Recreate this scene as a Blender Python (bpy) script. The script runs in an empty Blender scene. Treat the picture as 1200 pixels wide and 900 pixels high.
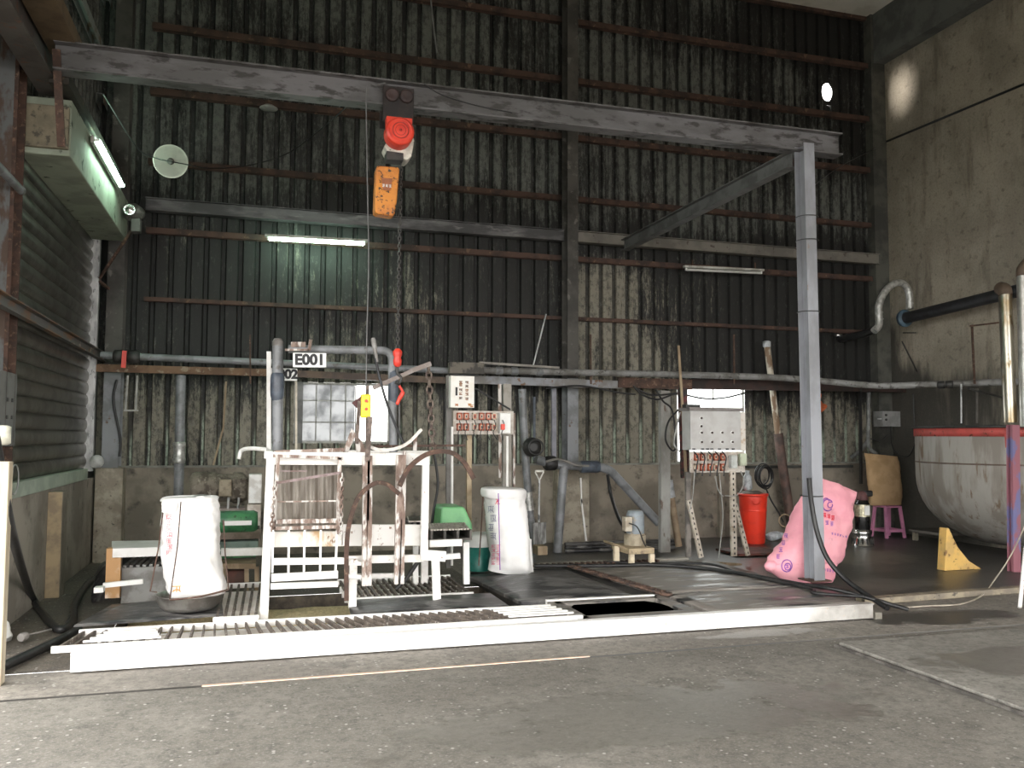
import bpy, math, random
from mathutils import Vector, Matrix, noise
from mathutils.bvhtree import BVHTree
random.seed(7)
sc = bpy.context.scene
C = sc.collection
# ------------------------------------------------------------------ camera
F, YAW, PITCH, ROLL, CH = 1000.0, -.29, .0609, .0042, 1.6
cy, sy, cp, sp = math.cos(YAW), math.sin(YAW), math.cos(PITCH), math.sin(PITCH)
fwd = Vector((-sy*cp, cy*cp, sp)); r0 = Vector((cy, sy, 0)); u0 = r0.cross(fwd)
rgt = math.cos(ROLL)*r0 + math.sin(ROLL)*u0; upv = -math.sin(ROLL)*r0 + math.cos(ROLL)*u0
EYE = Vector((0, 0, CH))
cam = bpy.data.cameras.new('camera'); cam.sensor_width = 36; cam.lens = F/1200*36; cam.clip_end = 200
co = bpy.data.objects.new('camera', cam); C.objects.link(co)
co.matrix_world = Matrix((( rgt.x, upv.x, -fwd.x, 0), (rgt.y, upv.y, -fwd.y, 0), (rgt.z, upv.z, -fwd.z, CH), (0, 0, 0, 1)))
sc.camera = co

def _on(ax, x, y, v):
    d = fwd + (x-600)/F*rgt - (y-450)/F*upv
    t = (v-EYE[ax])/d[ax]
    return EYE + t*d
def PX(x, y, v): return _on(0, x, y, v)     # the spot a photo measurement shows, at a known world X / Y / Z
def PY(x, y, v): return _on(1, x, y, v)
def PZ(x, y, v): return _on(2, x, y, v)

# ------------------------------------------------------------------ materials
def nd(nt, t, **k):
    n = nt.nodes.new(t)
    for a, b in k.items(): setattr(n, a, b)
    return n
def mixc(nt, fac, a, b):
    m = nt.nodes.new('ShaderNodeMix'); m.data_type = 'RGBA'
    for s, v in ((m.inputs[0], fac), (m.inputs[6], a), (m.inputs[7], b)):
        if hasattr(v, 'is_output'): nt.links.new(v, s)
        else: s.default_value = v if not isinstance(v, tuple) else (*v[:3], 1)
    return m.outputs[2]
def math_(nt, op, a, b=0.0, clamp=False):
    m = nt.nodes.new('ShaderNodeMath'); m.operation = op; m.use_clamp = clamp
    for s, v in ((m.inputs[0], a), (m.inputs[1], b)):
        if hasattr(v, 'is_output'): nt.links.new(v, s)
        else: s.default_value = v
    return m.outputs[0]
def ramp(nt, v, a, b, lo=0.0, hi=1.0):
    m = nt.nodes.new('ShaderNodeMapRange'); m.interpolation_type = 'SMOOTHSTEP'
    nt.links.new(v, m.inputs[0]); m.inputs[1].default_value = a; m.inputs[2].default_value = b
    m.inputs[3].default_value = lo; m.inputs[4].default_value = hi
    return m.outputs[0]
def noise_(nt, co_, s, stretch=(1, 1, 1), detail=6, rough=.6, off=(0, 0, 0)):
    mp = nt.nodes.new('ShaderNodeMapping'); mp.inputs[3].default_value = stretch; mp.inputs[1].default_value = off
    nt.links.new(co_, mp.inputs[0])
    n = nt.nodes.new('ShaderNodeTexNoise'); n.inputs['Scale'].default_value = s
    n.inputs['Detail'].default_value = detail; n.inputs['Roughness'].default_value = rough
    nt.links.new(mp.outputs[0], n.inputs['Vector'])
    return n.outputs[0]
def base_mat(name, rough=.7, metal=0):
    m = bpy.data.materials.new(name); m.use_nodes = True; nt = m.node_tree
    b = nt.nodes['Principled BSDF']; b.inputs['Roughness'].default_value = rough; b.inputs['Metallic'].default_value = metal
    tc = nt.nodes.new('ShaderNodeTexCoord')
    return m, nt, b, tc.outputs['Object']
def bump_(nt, b, h, strength, dist=.01):
    bp = nt.nodes.new('ShaderNodeBump'); bp.inputs['Strength'].default_value = strength; bp.inputs['Distance'].default_value = dist
    nt.links.new(h, bp.inputs['Height']); nt.links.new(bp.outputs[0], b.inputs['Normal'])
MC = {}
def M(name, c1, c2=None, s=6, thr=(.42, .6), c3=None, s3=18, thr3=(.56, .66), rough=.65, metal=0, st=(1, 1, 1), bump=.25, rough2=None):
    if name in MC: return MC[name]
    m, nt, b, oc = base_mat(name, rough, metal)
    n = noise_(nt, oc, s, st)
    col = mixc(nt, ramp(nt, n, *thr), c1, c2 or tuple(v*.7 for v in c1))
    n2 = noise_(nt, oc, s3, st, off=(3, 5, 1))
    if c3: col = mixc(nt, ramp(nt, n2, *thr3), col, c3)
    nt.links.new(col, b.inputs['Base Color'])
    if rough2 is not None: nt.links.new(ramp(nt, n, *thr, rough, rough2), b.inputs['Roughness'])
    if bump: bump_(nt, b, n2, bump)
    MC[name] = m
    return m
def emit(name, col, st):
    m = bpy.data.materials.new(name); m.use_nodes = True; nt = m.node_tree
    b = nt.nodes['Principled BSDF']; b.inputs['Base Color'].default_value = (*col, 1)
    b.inputs['Emission Color'].default_value = (*col, 1); b.inputs['Emission Strength'].default_value = st
    return m

white = M('white_paint', (.78, .76, .73), (.62, .58, .53), 9, (.5, .75), (.22, .12, .07), 14, (.64, .72), rough=.5)
whiteclean = M('white_paint_clean', (.85, .84, .82), (.75, .73, .7), 5, c3=(.3, .2, .14), s3=22, thr3=(.7, .76), rough=.5)
curbmat = None
rust = M('rust_brown', (.095, .052, .038), (.055, .034, .026), 9, c3=(.17, .11, .075), s3=20, rough=.85)
rustpale = M('rust_pale', (.27, .20, .165), (.15, .10, .08), 12, c3=(.58, .55, .52), s3=16, thr3=(.47, .58), rough=.8, st=(1, 1, .35))
girtm = M('rusty_girt', (.085, .048, .036), (.042, .027, .022), 3, c3=(.17, .11, .07), s3=9, thr3=(.6, .7), rough=.85)
steelgrey = M('grey_painted_steel', (.25, .26, .275), (.16, .165, .17), 3, c3=(.13, .085, .06), s3=12, thr3=(.63, .7), rough=.55)
steelsoot = M('sooty_grey_steel', (.15, .145, .15), (.06, .058, .06), 2.5, c3=(.22, .21, .21), s3=8, thr3=(.55, .7), rough=.7, st=(.5, 1, 2))
pvc = M('grey_pvc', (.24, .25, .265), (.15, .155, .16), 4, c3=(.11, .10, .09), s3=10, thr3=(.6, .72), rough=.42)
pvcdark = M('dark_blue_grey_pvc', (.09, .11, .14), (.06, .07, .09), 8, rough=.4)
darkpipe = M('dark_sooty_pipe', (.03, .032, .036), (.015, .015, .017), 5, rough=.5)
stainless = M('stained_stainless', (.42, .40, .34), (.25, .19, .11), 4, (.45, .62), (.16, .11, .05), 9, (.6, .7), rough=.3, metal=.85, st=(1, 1, .4))
silver = M('silver_insulation', (.6, .6, .58), (.35, .35, .33), 14, rough=.35, metal=.5, bump=.6)
black = M('black_rubber', (.012, .012, .013), (.022, .022, .022), 8, rough=.42)
blackm = M('black_metal', (.02, .02, .02), (.04, .038, .035), 8, rough=.5)
tarp = M('black_wet_rubber_mat', (.022, .022, .024), (.12, .115, .11), 3.4, (.42, .62), (.20, .195, .19), 9, (.54, .7), rough=.35, bump=.6, rough2=.6, st=(.7, 2, 1))
deckm = M('oily_deck_steel', (.21, .19, .17), (.03, .03, .03), 2.6, (.48, .60), (.40, .385, .365), 6, (.55, .68), rough=.6, st=(.45, 2.0, 1), bump=.6, rough2=.3)
orange = M('orange_plastic', (.62, .23, .03), (.5, .17, .03), 5, c3=(.05, .03, .02), s3=26, thr3=(.56, .62), rough=.5)
redm = M('red_paint', (.75, .06, .03), (.6, .045, .03), 5, c3=(.15, .03, .02), s3=24, thr3=(.66, .72), rough=.4)
redbucket = M('red_plastic', (.80, .045, .02), (.65, .04, .02), 3, rough=.35, bump=.05)
yellow = M('yellow_plastic', (.85, .68, .02), (.7, .55, .02), 5, rough=.4)
yellowwood = M('yellow_painted_wood', (.72, .46, .14), (.58, .38, .14), 5, c3=(.22, .12, .05), s3=9, thr3=(.58, .66), rough=.7)
wood = M('weathered_wood', (.34, .26, .17), (.22, .16, .10), 7, rough=.8, st=(1, 1, .2))
woodpale = M('pale_wood', (.62, .55, .42), (.5, .42, .3), 7, rough=.8, st=(1, 1, .2))
greenp = M('green_plastic', (.16, .42, .18), (.11, .32, .14), 4, rough=.35)
greenm = M('green_machine_paint', (.06, .22, .09), (.04, .15, .07), 6, c3=(.03, .03, .02), s3=12, rough=.4)
teal = M('teal_plastic', (.02, .16, .13), (.01, .11, .09), 5, rough=.35)
whitesack = M('white_woven_sack', (.86, .85, .84), (.78, .77, .76), 4, c3=(.45, .36, .24), s3=3.2, thr3=(.68, .74), rough=.75, bump=.3)
pinksack = M('pink_woven_sack', (.86, .40, .46), (.78, .33, .40), 3, c3=(.62, .28, .32), s3=5, thr3=(.62, .7), rough=.6, bump=.4)
burlap = M('tan_sackcloth', (.46, .31, .17), (.38, .25, .13), 5, rough=.9, bump=.5)
purpleink = M('purple_ink', (.25, .08, .38), (.3, .12, .42), 20, bump=0)
redink = M('red_ink', (.75, .05, .08), (.6, .06, .09), 20, bump=0)
greyink = M('faded_grey_ink', (.28, .28, .36), (.4, .4, .47), 20, bump=0)
blackink = M('black_ink', (.015, .015, .02), (.03, .03, .03), 20, bump=0)
orangeink = M('orange_rust_ink', (.55, .17, .03), (.7, .3, .06), 20, bump=0)
panelgrey = M('panel_grey_enamel', (.50, .50, .49), (.44, .43, .42), 4, c3=(.5, .3, .15), s3=11, thr3=(.7, .75), rough=.45)
signwhite = M('sign_white', (.82, .82, .80), (.74, .74, .72), 6, rough=.5)
boardm = M('dirty_board', (.60, .56, .51), (.42, .36, .31), 9, c3=(.12, .08, .06), s3=18, thr3=(.62, .7), rough=.6)
sockm = M('socket_red', (.55, .12, .05), (.4, .1, .06), 15, rough=.5)
sockin = M('socket_cream', (.65, .56, .45), (.5, .4, .3), 15, rough=.5)
pinkplastic = M('pink_plastic', (.55, .22, .36), (.45, .18, .3), 5, rough=.4)
greymotor = M('grey_blue_motor', (.27, .31, .34), (.2, .22, .24), 6, c3=(.3, .25, .18), s3=10, rough=.5)
dirtymotor = M('dirt_caked_motor', (.20, .175, .14), (.08, .065, .05), 9, c3=(.3, .27, .22), s3=20, rough=.85, bump=.7)
chrome = M('chrome', (.8, .8, .8), (.6, .6, .6), 10, rough=.18, metal=1, bump=0)
purplepost = M('purple_red_paint', (.30, .12, .15), (.16, .16, .32), 4, (.46, .54), rough=.6, st=(1, 1, .5))
tankm = M('stained_tank_steel', (.30, .285, .26), (.20, .18, .155), 2.5, c3=(.14, .095, .06), s3=5, thr3=(.56, .68), rough=.6, st=(2, 2, .35))
tankred = M('red_rim_paint', (.45, .07, .06), (.35, .06, .05), 6, c3=(.1, .03, .02), rough=.6)
concrete_l = M('concrete_left', (.34, .305, .26), (.23, .205, .175), 1.6, c3=(.12, .11, .095), s3=6, thr3=(.55, .75), rough=.85)
pilasterm = M('rough_pilaster', (.40, .355, .285), (.26, .225, .18), 5, c3=(.10, .09, .075), s3=16, thr3=(.6, .72), rough=.9)
pilyellow = M('yellowed_plaster', (.40, .31, .19), (.26, .205, .14), 4, c3=(.15, .12, .09), s3=9, thr3=(.6, .7), rough=.9)
sillm = M('pale_green_sill', (.40, .46, .38), (.32, .37, .31), 4, rough=.7)
lintelm = M('lintel_lamp_green', (.34, .38, .30), (.25, .28, .22), 2.2, c3=(.05, .06, .04), s3=5, thr3=(.6, .66), rough=.8)  # the tube's greenish light on the concrete is put into this colour
ceilm = M('pale_ceiling', (.72, .69, .62), (.6, .57, .5), 2, c3=(.15, .13, .11), s3=16, thr3=(.7, .74), rough=.9)
beamdark = M('dark_concrete_beam', (.13, .135, .125), (.09, .093, .088), 3, rough=.85)
gravelm = M('brown_grain_heap', (.85, .70, .42), (.62, .48, .28), 30, (.4, .6), (.5, .42, .26), 60, (.55, .62), rough=.9, bump=.9)
pitm = M('dark_pit_wall', (.16, .13, .10), (.07, .06, .05), 5, rough=.7)
shutterm = M('roller_shutter_steel', (.20, .19, .165), (.12, .112, .095), 3, rough=.34, metal=.75, bump=.1)
jambm = M('galvanised_jamb', (.5, .5, .5), (.3, .3, .3), 8, c3=(.12, .12, .12), s3=20, rough=.4, metal=.3, st=(1, 1, .4))
copperish = M('orange_brown_plate', (.13, .09, .05), (.09, .06, .035), 4, rough=.8)
blueplas = M('blue_flange', (.07, .12, .16), (.04, .07, .1), 8, rough=.5)
glassdirty = M('dirty_plastic_sheet', (.15, .125, .10), (.27, .24, .205), 3, (.45, .62), rough=.4, st=(5, 1, .6), bump=.5)
brushdirt = M('clear_bag', (.5, .53, .56), (.3, .32, .34), 14, rough=.3)

def cladding_mat():
    m, nt, b, oc = base_mat('sooted_corrugated_sheet', .7)
    sep = nt.nodes.new('ShaderNodeSeparateXYZ'); nt.links.new(oc, sep.inputs[0]); X, Y, Z = sep.outputs
    streak = noise_(nt, oc, 1, (9, 1, .8), 9, .78)
    blotch = noise_(nt, oc, 1, (.7, 1, .5), 3, .5, (9, 0, 4))
    fine = noise_(nt, oc, 1, (26, 1, 9), 7, .8, (2, 0, 8))
    s = math_(nt, 'ADD', math_(nt, 'MULTIPLY', streak, .5), math_(nt, 'ADD', math_(nt, 'MULTIPLY', blotch, .35), math_(nt, 'MULTIPLY', fine, .3)))
    # how clean each height of the wall is
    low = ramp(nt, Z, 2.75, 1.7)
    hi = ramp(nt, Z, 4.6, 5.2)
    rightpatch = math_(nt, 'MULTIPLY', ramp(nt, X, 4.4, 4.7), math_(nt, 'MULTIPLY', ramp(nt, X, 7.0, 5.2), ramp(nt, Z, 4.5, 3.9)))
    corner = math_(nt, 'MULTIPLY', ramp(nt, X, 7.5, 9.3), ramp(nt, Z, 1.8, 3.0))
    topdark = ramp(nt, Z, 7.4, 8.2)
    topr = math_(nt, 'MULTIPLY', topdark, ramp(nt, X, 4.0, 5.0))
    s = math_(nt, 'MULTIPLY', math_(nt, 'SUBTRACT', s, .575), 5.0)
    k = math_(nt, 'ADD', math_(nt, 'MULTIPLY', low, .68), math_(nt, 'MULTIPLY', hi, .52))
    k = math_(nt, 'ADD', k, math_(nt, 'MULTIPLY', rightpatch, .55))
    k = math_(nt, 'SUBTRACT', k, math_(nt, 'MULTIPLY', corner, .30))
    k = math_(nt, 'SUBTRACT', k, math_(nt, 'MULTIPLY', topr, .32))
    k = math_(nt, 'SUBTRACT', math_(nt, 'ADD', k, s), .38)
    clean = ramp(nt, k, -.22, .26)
    colU = mixc(nt, noise_(nt, oc, 2.0), (.10, .108, .098), (.16, .168, .152))
    colL = mixc(nt, noise_(nt, oc, 3.0, (1, 1, .4)), (.17, .158, .122), (.29, .27, .215))
    lowm = ramp(nt, Z, 4.6, 4.0)
    col = mixc(nt, lowm, colU, colL)
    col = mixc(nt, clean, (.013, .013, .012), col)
    # the grooves are coloured darker, paler green paint survives on the groove flanks near the foot
    ph = math_(nt, 'FRACT', math_(nt, 'DIVIDE', math_(nt, 'ADD', X, 2.2), .22))
    groove = math_(nt, 'MULTIPLY', ramp(nt, ph, .66, .72), ramp(nt, ph, .98, .93))
    col = mixc(nt, math_(nt, 'MULTIPLY', groove, .8), col, (.008, .008, .0075))
    foot = math_(nt, 'MULTIPLY', ramp(nt, math_(nt, 'ADD', Z, math_(nt, 'MULTIPLY', noise_(nt, oc, 1, (9, 1, .3)), 1.6)), 2.65, 2.35), math_(nt, 'MULTIPLY', ramp(nt, ph, .78, .82), ramp(nt, ph, .97, .94)))
    col = mixc(nt, foot, col, (.34, .40, .32))
    mot = noise_(nt, oc, 13, (1, 1, .7), 8, .8, (5, 1, 2))
    col = mixc(nt, ramp(nt, mot, .46, .60, 0, .62), col, (.014, .014, .013))
    mot2 = noise_(nt, oc, 21, (1, 1, .45), 8, .85, (1, 7, 2))
    col = mixc(nt, math_(nt, 'MULTIPLY', ramp(nt, mot2, .54, .64, 0, .65), ramp(nt, k, -.75, .1, .06, 1)), col, (.20, .205, .185))
    nt.links.new(col, b.inputs['Base Color']); bump_(nt, b, fine, .3)
    return m
cladm = cladding_mat()

def floor_mat(name, ca, cb, cc, stains=(), rough=.8, speck=.7):
    m, nt, b, oc = base_mat(name, rough)
    n1 = noise_(nt, oc, .9, detail=5); n2 = noise_(nt, oc, 14, detail=8, rough=.75); n3 = noise_(nt, oc, 3.2, detail=6, off=(4, 4, 0))
    col = mixc(nt, ramp(nt, n1, .4, .62), ca, cb)
    col = mixc(nt, ramp(nt, n3, .5, .7), col, cc)
    vo = nt.nodes.new('ShaderNodeTexVoronoi'); vo.inputs['Scale'].default_value = 25; nt.links.new(oc, vo.inputs['Vector'])
    vs_ = nt.nodes.new('ShaderNodeSeparateXYZ'); nt.links.new(vo.outputs['Color'], vs_.inputs[0])
    sp_ = math_(nt, 'MULTIPLY', ramp(nt, vo.outputs['Distance'], .30, .16), math_(nt, 'MULTIPLY', ramp(nt, vs_.outputs[0], .62, .7), ramp(nt, n3, .40, .6)))
    dk_ = math_(nt, 'MULTIPLY', ramp(nt, vo.outputs['Distance'], .34, .2), ramp(nt, vs_.outputs[1], .78, .82))
    fn = noise_(nt, oc, 55, detail=4, rough=.8, off=(1, 1, 1))
    col = mixc(nt, ramp(nt, n2, .40, .66, 0, .55), col, (.055, .052, .046))
    col = mixc(nt, ramp(nt, fn, .5, .62, 0, .30), col, (.34, .325, .30))
    col = mixc(nt, math_(nt, 'MULTIPLY', dk_, .45), col, (.04, .038, .035))
    col = mixc(nt, math_(nt, 'MULTIPLY', sp_, speck), col, (.52, .50, .46))
    rg = None
    sep = nt.nodes.new('ShaderNodeSeparateXYZ'); nt.links.new(oc, sep.inputs[0])
    for (x, y, rx, ry, c, amt) in stains:
        dx = math_(nt, 'DIVIDE', math_(nt, 'SUBTRACT', sep.outputs[0], x), rx); dy = math_(nt, 'DIVIDE', math_(nt, 'SUBTRACT', sep.outputs[1], y), ry)
        d = math_(nt, 'ADD', math_(nt, 'MULTIPLY', dx, dx), math_(nt, 'MULTIPLY', dy, dy))
        d = math_(nt, 'ADD', d, math_(nt, 'MULTIPLY', math_(nt, 'SUBTRACT', n3, .5), 4.0))
        k = ramp(nt, d, 1.25, .55)
        col = mixc(nt, math_(nt, 'MULTIPLY', k, amt), col, c)
        rg = k if rg is None else math_(nt, 'MAXIMUM', rg, k)
    nt.links.new(col, b.inputs['Base Color'])
    if rg is not None: nt.links.new(ramp(nt, rg, 0, 1, rough, .35), b.inputs['Roughness'])
    bump_(nt, b, n2, .5, .008)
    return m
floorm = floor_mat('worn_concrete_floor', (.155, .142, .121), (.205, .190, .165), (.125, .115, .098), ((2.2, 4.6, 1.5, .5, (.10, .095, .082), .35), (-.9, 4.2, 1.3, .3, (.10, .085, .07), .5)))
stripm = floor_mat('pale_floor_strip', (.20, .18, .156), (.27, .245, .213), (.16, .145, .128), ((5.9, 6.35, .85, .28, (.035, .034, .032), .9), (4.1, 6.2, .6, .12, (.10, .085, .065), .7)))
slabm = floor_mat('light_concrete_slab', (.24, .225, .20), (.30, .285, .255), (.19, .18, .16), ((5.6, 4.9, 1.3, .35, (.12, .115, .10), .6),), speck=.2)
wetfloor = floor_mat('black_wet_floor', (.03, .03, .03), (.075, .07, .065), (.045, .042, .039), ((7.6, 9.6, .9, .6, (.16, .145, .12), .8), (6.6, 7.7, .5, .35, (.14, .13, .115), .7), (5.6, 11.0, 2.0, .4, (.012,.012,.012), .8)), rough=.35, speck=.1)
leftfloor = floor_mat('brown_stained_floor', (.14, .115, .09), (.10, .085, .07), (.07, .06, .05))
def wall_right_mat():
    m, nt, b, oc = base_mat('grimy_concrete_wall', .88)
    sep = nt.nodes.new('ShaderNodeSeparateXYZ'); nt.links.new(oc, sep.inputs[0]); Y, Z = sep.outputs[1], sep.outputs[2]
    n = noise_(nt, oc, .7, detail=7, rough=.6); n2 = noise_(nt, oc, 1, (1, 3.5, .7), 7, .65, (0, 3, 1)); n3 = noise_(nt, oc, 9, detail=6)
    col = mixc(nt, ramp(nt, n, .38, .62), (.27, .24, .192), (.40, .355, .285))
    col = mixc(nt, ramp(nt, n2, .52, .72), col, (.20, .175, .14))
    # grime: strongest near the corner and behind the tank
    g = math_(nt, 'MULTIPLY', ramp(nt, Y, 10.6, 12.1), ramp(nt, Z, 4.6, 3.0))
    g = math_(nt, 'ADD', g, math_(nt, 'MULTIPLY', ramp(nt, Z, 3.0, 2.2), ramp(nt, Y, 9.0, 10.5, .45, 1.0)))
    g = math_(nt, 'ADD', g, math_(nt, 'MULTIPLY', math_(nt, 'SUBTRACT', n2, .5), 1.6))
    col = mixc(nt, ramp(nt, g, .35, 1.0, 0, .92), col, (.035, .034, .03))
    col = mixc(nt, ramp(nt, n3, .55, .7, 0, .5), col, (.09, .08, .065)); n4 = noise_(nt, oc, 30, detail=6, rough=.8); col = mixc(nt, ramp(nt, n4, .45, .65, 0, .35), col, (.10, .09, .075))
    nt.links.new(col, b.inputs['Base Color']); bump_(nt, b, n3, .25)
    return m
wallrm = wall_right_mat()
dadom = M('back_dado_concrete', (.29, .255, .205), (.18, .158, .127), 1.4, c3=(.065, .06, .05), s3=4, thr3=(.52, .7), rough=.85)

# ------------------------------------------------------------------ mesh building
class MB:
    def __init__(s): s.v = []; s.f = []; s.sm = []
    def add(s, vs, fs, smooth=False):
        o = len(s.v); s.v += [Vector(v) for v in vs]; s.f += [tuple(i+o for i in f) for f in fs]; s.sm += [smooth]*len(fs); return s
    def box(s, a, b):
        x0, y0, z0 = a; x1, y1, z1 = b
        return s.add([(x0,y0,z0),(x1,y0,z0),(x1,y1,z0),(x0,y1,z0),(x0,y0,z1),(x1,y0,z1),(x1,y1,z1),(x0,y1,z1)],
                     [(0,3,2,1),(4,5,6,7),(0,1,5,4),(1,2,6,5),(2,3,7,6),(3,0,4,7)])
    def frame(s, p0, p1, ref=None):
        d = (Vector(p1)-Vector(p0)).normalized()
        ref = Vector(ref) if ref else (Vector((0, 1, 0)) if abs(d.y) < .9 else Vector((1, 0, 0)))
        a = d.cross(ref).normalized(); b = a.cross(d).normalized()
        return d, a, b          # a: across, b: close to ref
    def bar(s, p0, p1, w, h=None, ref=None):
        h = h or w; d, a, b = s.frame(p0, p1, ref); p0 = Vector(p0); p1 = Vector(p1); vs = []
        for p in (p0, p1):
            for i, j in ((-1,-1),(1,-1),(1,1),(-1,1)): vs.append(p + a*(i*w/2) + b*(j*h/2))
        return s.add(vs, [(0,3,2,1),(4,5,6,7),(0,1,5,4),(1,2,6,5),(2,3,7,6),(3,0,4,7)])
    def sect(s, p0, p1, poly, ref=None):       # sweep a closed 2D outline
        d, a, b = s.frame(p0, p1, ref); n = len(poly); vs = []
        for p in (Vector(p0), Vector(p1)): vs += [p + a*x + b*y for x, y in poly]
        fs = [(i, (i+1) % n, n+(i+1) % n, n+i) for i in range(n)]
        return s.add(vs, fs + [tuple(range(n-1, -1, -1)), tuple(range(n, 2*n))])
    def hbeam(s, p0, p1, w, h, t=.012, ref=None):   # flanges normal to ref, width w, height h
        W, H2 = w/2, h/2; t2 = t*.6
        poly = [(-W,-H2),(W,-H2),(W,-H2+t),(t2,-H2+t),(t2,H2-t),(W,H2-t),(W,H2),(-W,H2),(-W,H2-t),(-t2,H2-t),(-t2,-H2+t),(-W,-H2+t)]
        return s.sect(p0, p1, poly, ref)
    def cchan(s, p0, p1, w, h, t=.008, ref=None, flip=1):   # channel: web faces -across*flip
        W, H2 = w/2*flip, h/2; T = t*flip
        return s.sect(p0, p1, [(-W,-H2),(W,-H2),(W,-H2+t),(-W+T,-H2+t),(-W+T,H2-t),(W,H2-t),(W,H2),(-W,H2)], ref)
    def angle(s, p0, p1, w, h, t=.006, ref=None, flip=1):
        return s.sect(p0, p1, [(0,0),(w*flip,0),(w*flip,t),(t*flip,t),(t*flip,h),(0,h)], ref)
    def tube(s, pts, r, seg=12, caps=True, closed=False):
        pts = [Vector(p) for p in pts]; n = len(pts); rs = r if isinstance(r, (list, tuple)) else [r]*n
        vs = []; prev = None
        for i, p in enumerate(pts):
            d = (pts[(i+1) % n]-pts[i-1]) if (closed or 0 < i < n-1) else (pts[1]-pts[0] if i == 0 else pts[-1]-pts[-2])
            d.normalize()
            if prev is None:
                a = d.cross(Vector((0, 0, 1)) if abs(d.z) < .9 else Vector((0, 1, 0))).normalized()
            else: a = (prev - d*prev.dot(d)).normalized()
            prev = a; b = d.cross(a)
            for k in range(seg):
                t = 2*math.pi*k/seg; vs.append(p + (a*math.cos(t)+b*math.sin(t))*rs[i])
        fs = []
        for i in range(n if closed else n-1):
            j = (i+1) % n
            for k in range(seg): fs.append((i*seg+k, i*seg+(k+1) % seg, j*seg+(k+1) % seg, j*seg+k))
        o = len(s.v); s.add(vs, fs, True)
        if caps and not closed: s.add([vs[k] for k in range(seg-1, -1, -1)], [tuple(range(seg))]); s.add([vs[(n-1)*seg+k] for k in range(seg)], [tuple(range(seg))])
        return s
    def ring(s, c, R, r, axis=(0, 1, 0), seg=32, ms=8, a0=0, a1=2*math.pi, el=1):
        ax = Vector(axis).normalized(); a = ax.cross(Vector((0, 0, 1)) if abs(ax.z) < .9 else Vector((1, 0, 0))).normalized(); b = a.cross(ax)
        full = abs(a1-a0) > 6.28; n = seg if full else seg+1
        return s.tube([Vector(c)+a*R*math.cos(a0+(a1-a0)*i/seg)+b*R*el*math.sin(a0+(a1-a0)*i/seg) for i in range(n)], r, ms, closed=full)
    def lathe(s, c, prof, axis=(0, 0, 1), seg=24):    # prof: (radius, along)
        ax = Vector(axis).normalized(); a = ax.cross(Vector((0, 1, 0)) if abs(ax.y) < .9 else Vector((1, 0, 0))).normalized(); b = ax.cross(a); c = Vector(c); vs = []
        for r, h in prof:
            for k in range(seg):
                t = 2*math.pi*k/seg; vs.append(c+ax*h+(a*math.cos(t)+b*math.sin(t))*r)
        fs = [(i*seg+k, i*seg+(k+1) % seg, (i+1)*seg+(k+1) % seg, (i+1)*seg+k) for i in range(len(prof)-1) for k in range(seg)]
        s.add(vs, fs, True)
        for i, (r, h) in ((0, prof[0]), (len(prof)-1, prof[-1])):
            if r > 1e-4: s.add([vs[i*seg+k] for k in (range(seg) if i else range(seg-1, -1, -1))], [tuple(range(seg))])
        return s
    def plate(s, pts, th, n=None):      # thick polygon
        pts = [Vector(p) for p in pts]; n = Vector(n) if n else (pts[1]-pts[0]).cross(pts[2]-pts[0]).normalized(); k = len(pts)
        return s.add(pts+[p+n*th for p in pts], [tuple(range(k-1, -1, -1)), tuple(range(k, 2*k))]+[(i, (i+1) % k, k+(i+1) % k, k+i) for i in range(k)])
    def ball(s, c, r, seg=14, sc_=(1, 1, 1)):
        prof = [(max(1e-5, math.sin(math.pi*i/seg)), -math.cos(math.pi*i/seg)) for i in range(seg+1)]
        vs = []; c = Vector(c)
        for rr, h in prof:
            for k in range(seg):
                t = 2*math.pi*k/seg; vs.append(c+Vector((rr*math.cos(t)*r*sc_[0], rr*math.sin(t)*r*sc_[1], h*r*sc_[2])))
        return s.add(vs, [(i*seg+k, i*seg+(k+1) % seg, (i+1)*seg+(k+1) % seg, (i+1)*seg+k) for i in range(seg) for k in range(seg)], True)
    def shake(s, amp, sc_, seed=0):
        for i, v in enumerate(s.v):
            q = v*sc_+Vector((seed, seed*2, 0)); s.v[i] = v+Vector(noise.noise_vector(q))*amp
        return s

W = {}      # world position of every object's origin
def link_mesh(name, mb, mat, org, parent=None, bevel=0):
    me = bpy.data.meshes.new(name); org = Vector(org)
    me.from_pydata([v-org for v in mb.v], [], mb.f); me.update()
    me.polygons.foreach_set('use_smooth', mb.sm); me.materials.append(mat)
    o = bpy.data.objects.new(name, me); C.objects.link(o)
    if parent: o.parent = parent; o.location = org-W[parent.name]
    else: o.location = org
    W[o.name] = org
    if bevel:
        b = o.modifiers.new('bevel', 'BEVEL'); b.width = bevel; b.segments = 2; b.limit_method = 'ANGLE'; b.harden_normals = False
    return o
def base_of(mb):
    xs = [v.x for v in mb.v]; ys = [v.y for v in mb.v]; zs = [v.z for v in mb.v]
    return Vector(((min(xs)+max(xs))/2, (min(ys)+max(ys))/2, min(zs)))
def part(name, mb, mat, parent, bevel=0, label=None):
    o = link_mesh(name, mb, mat, W[parent.name] if parent.type == 'EMPTY' else base_of(mb), parent, bevel)
    if label: o['label'] = label
    return o
def tag(o, label, cat, group=None, kind=None):
    o['label'] = label; o['category'] = cat
    if group: o['group'] = group
    if kind: o['kind'] = kind
    return o
def thing(name, label, cat, loc, group=None):
    o = bpy.data.objects.new(name, None); C.objects.link(o); o.location = loc; o.empty_display_size = .2
    W[o.name] = Vector(loc)
    return tag(o, label, cat, group)
def single(name, mb, mat, label, cat, group=None, bevel=0, kind=None):
    return tag(link_mesh(name, mb, mat, base_of(mb), None, bevel), label, cat, group, kind)
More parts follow.
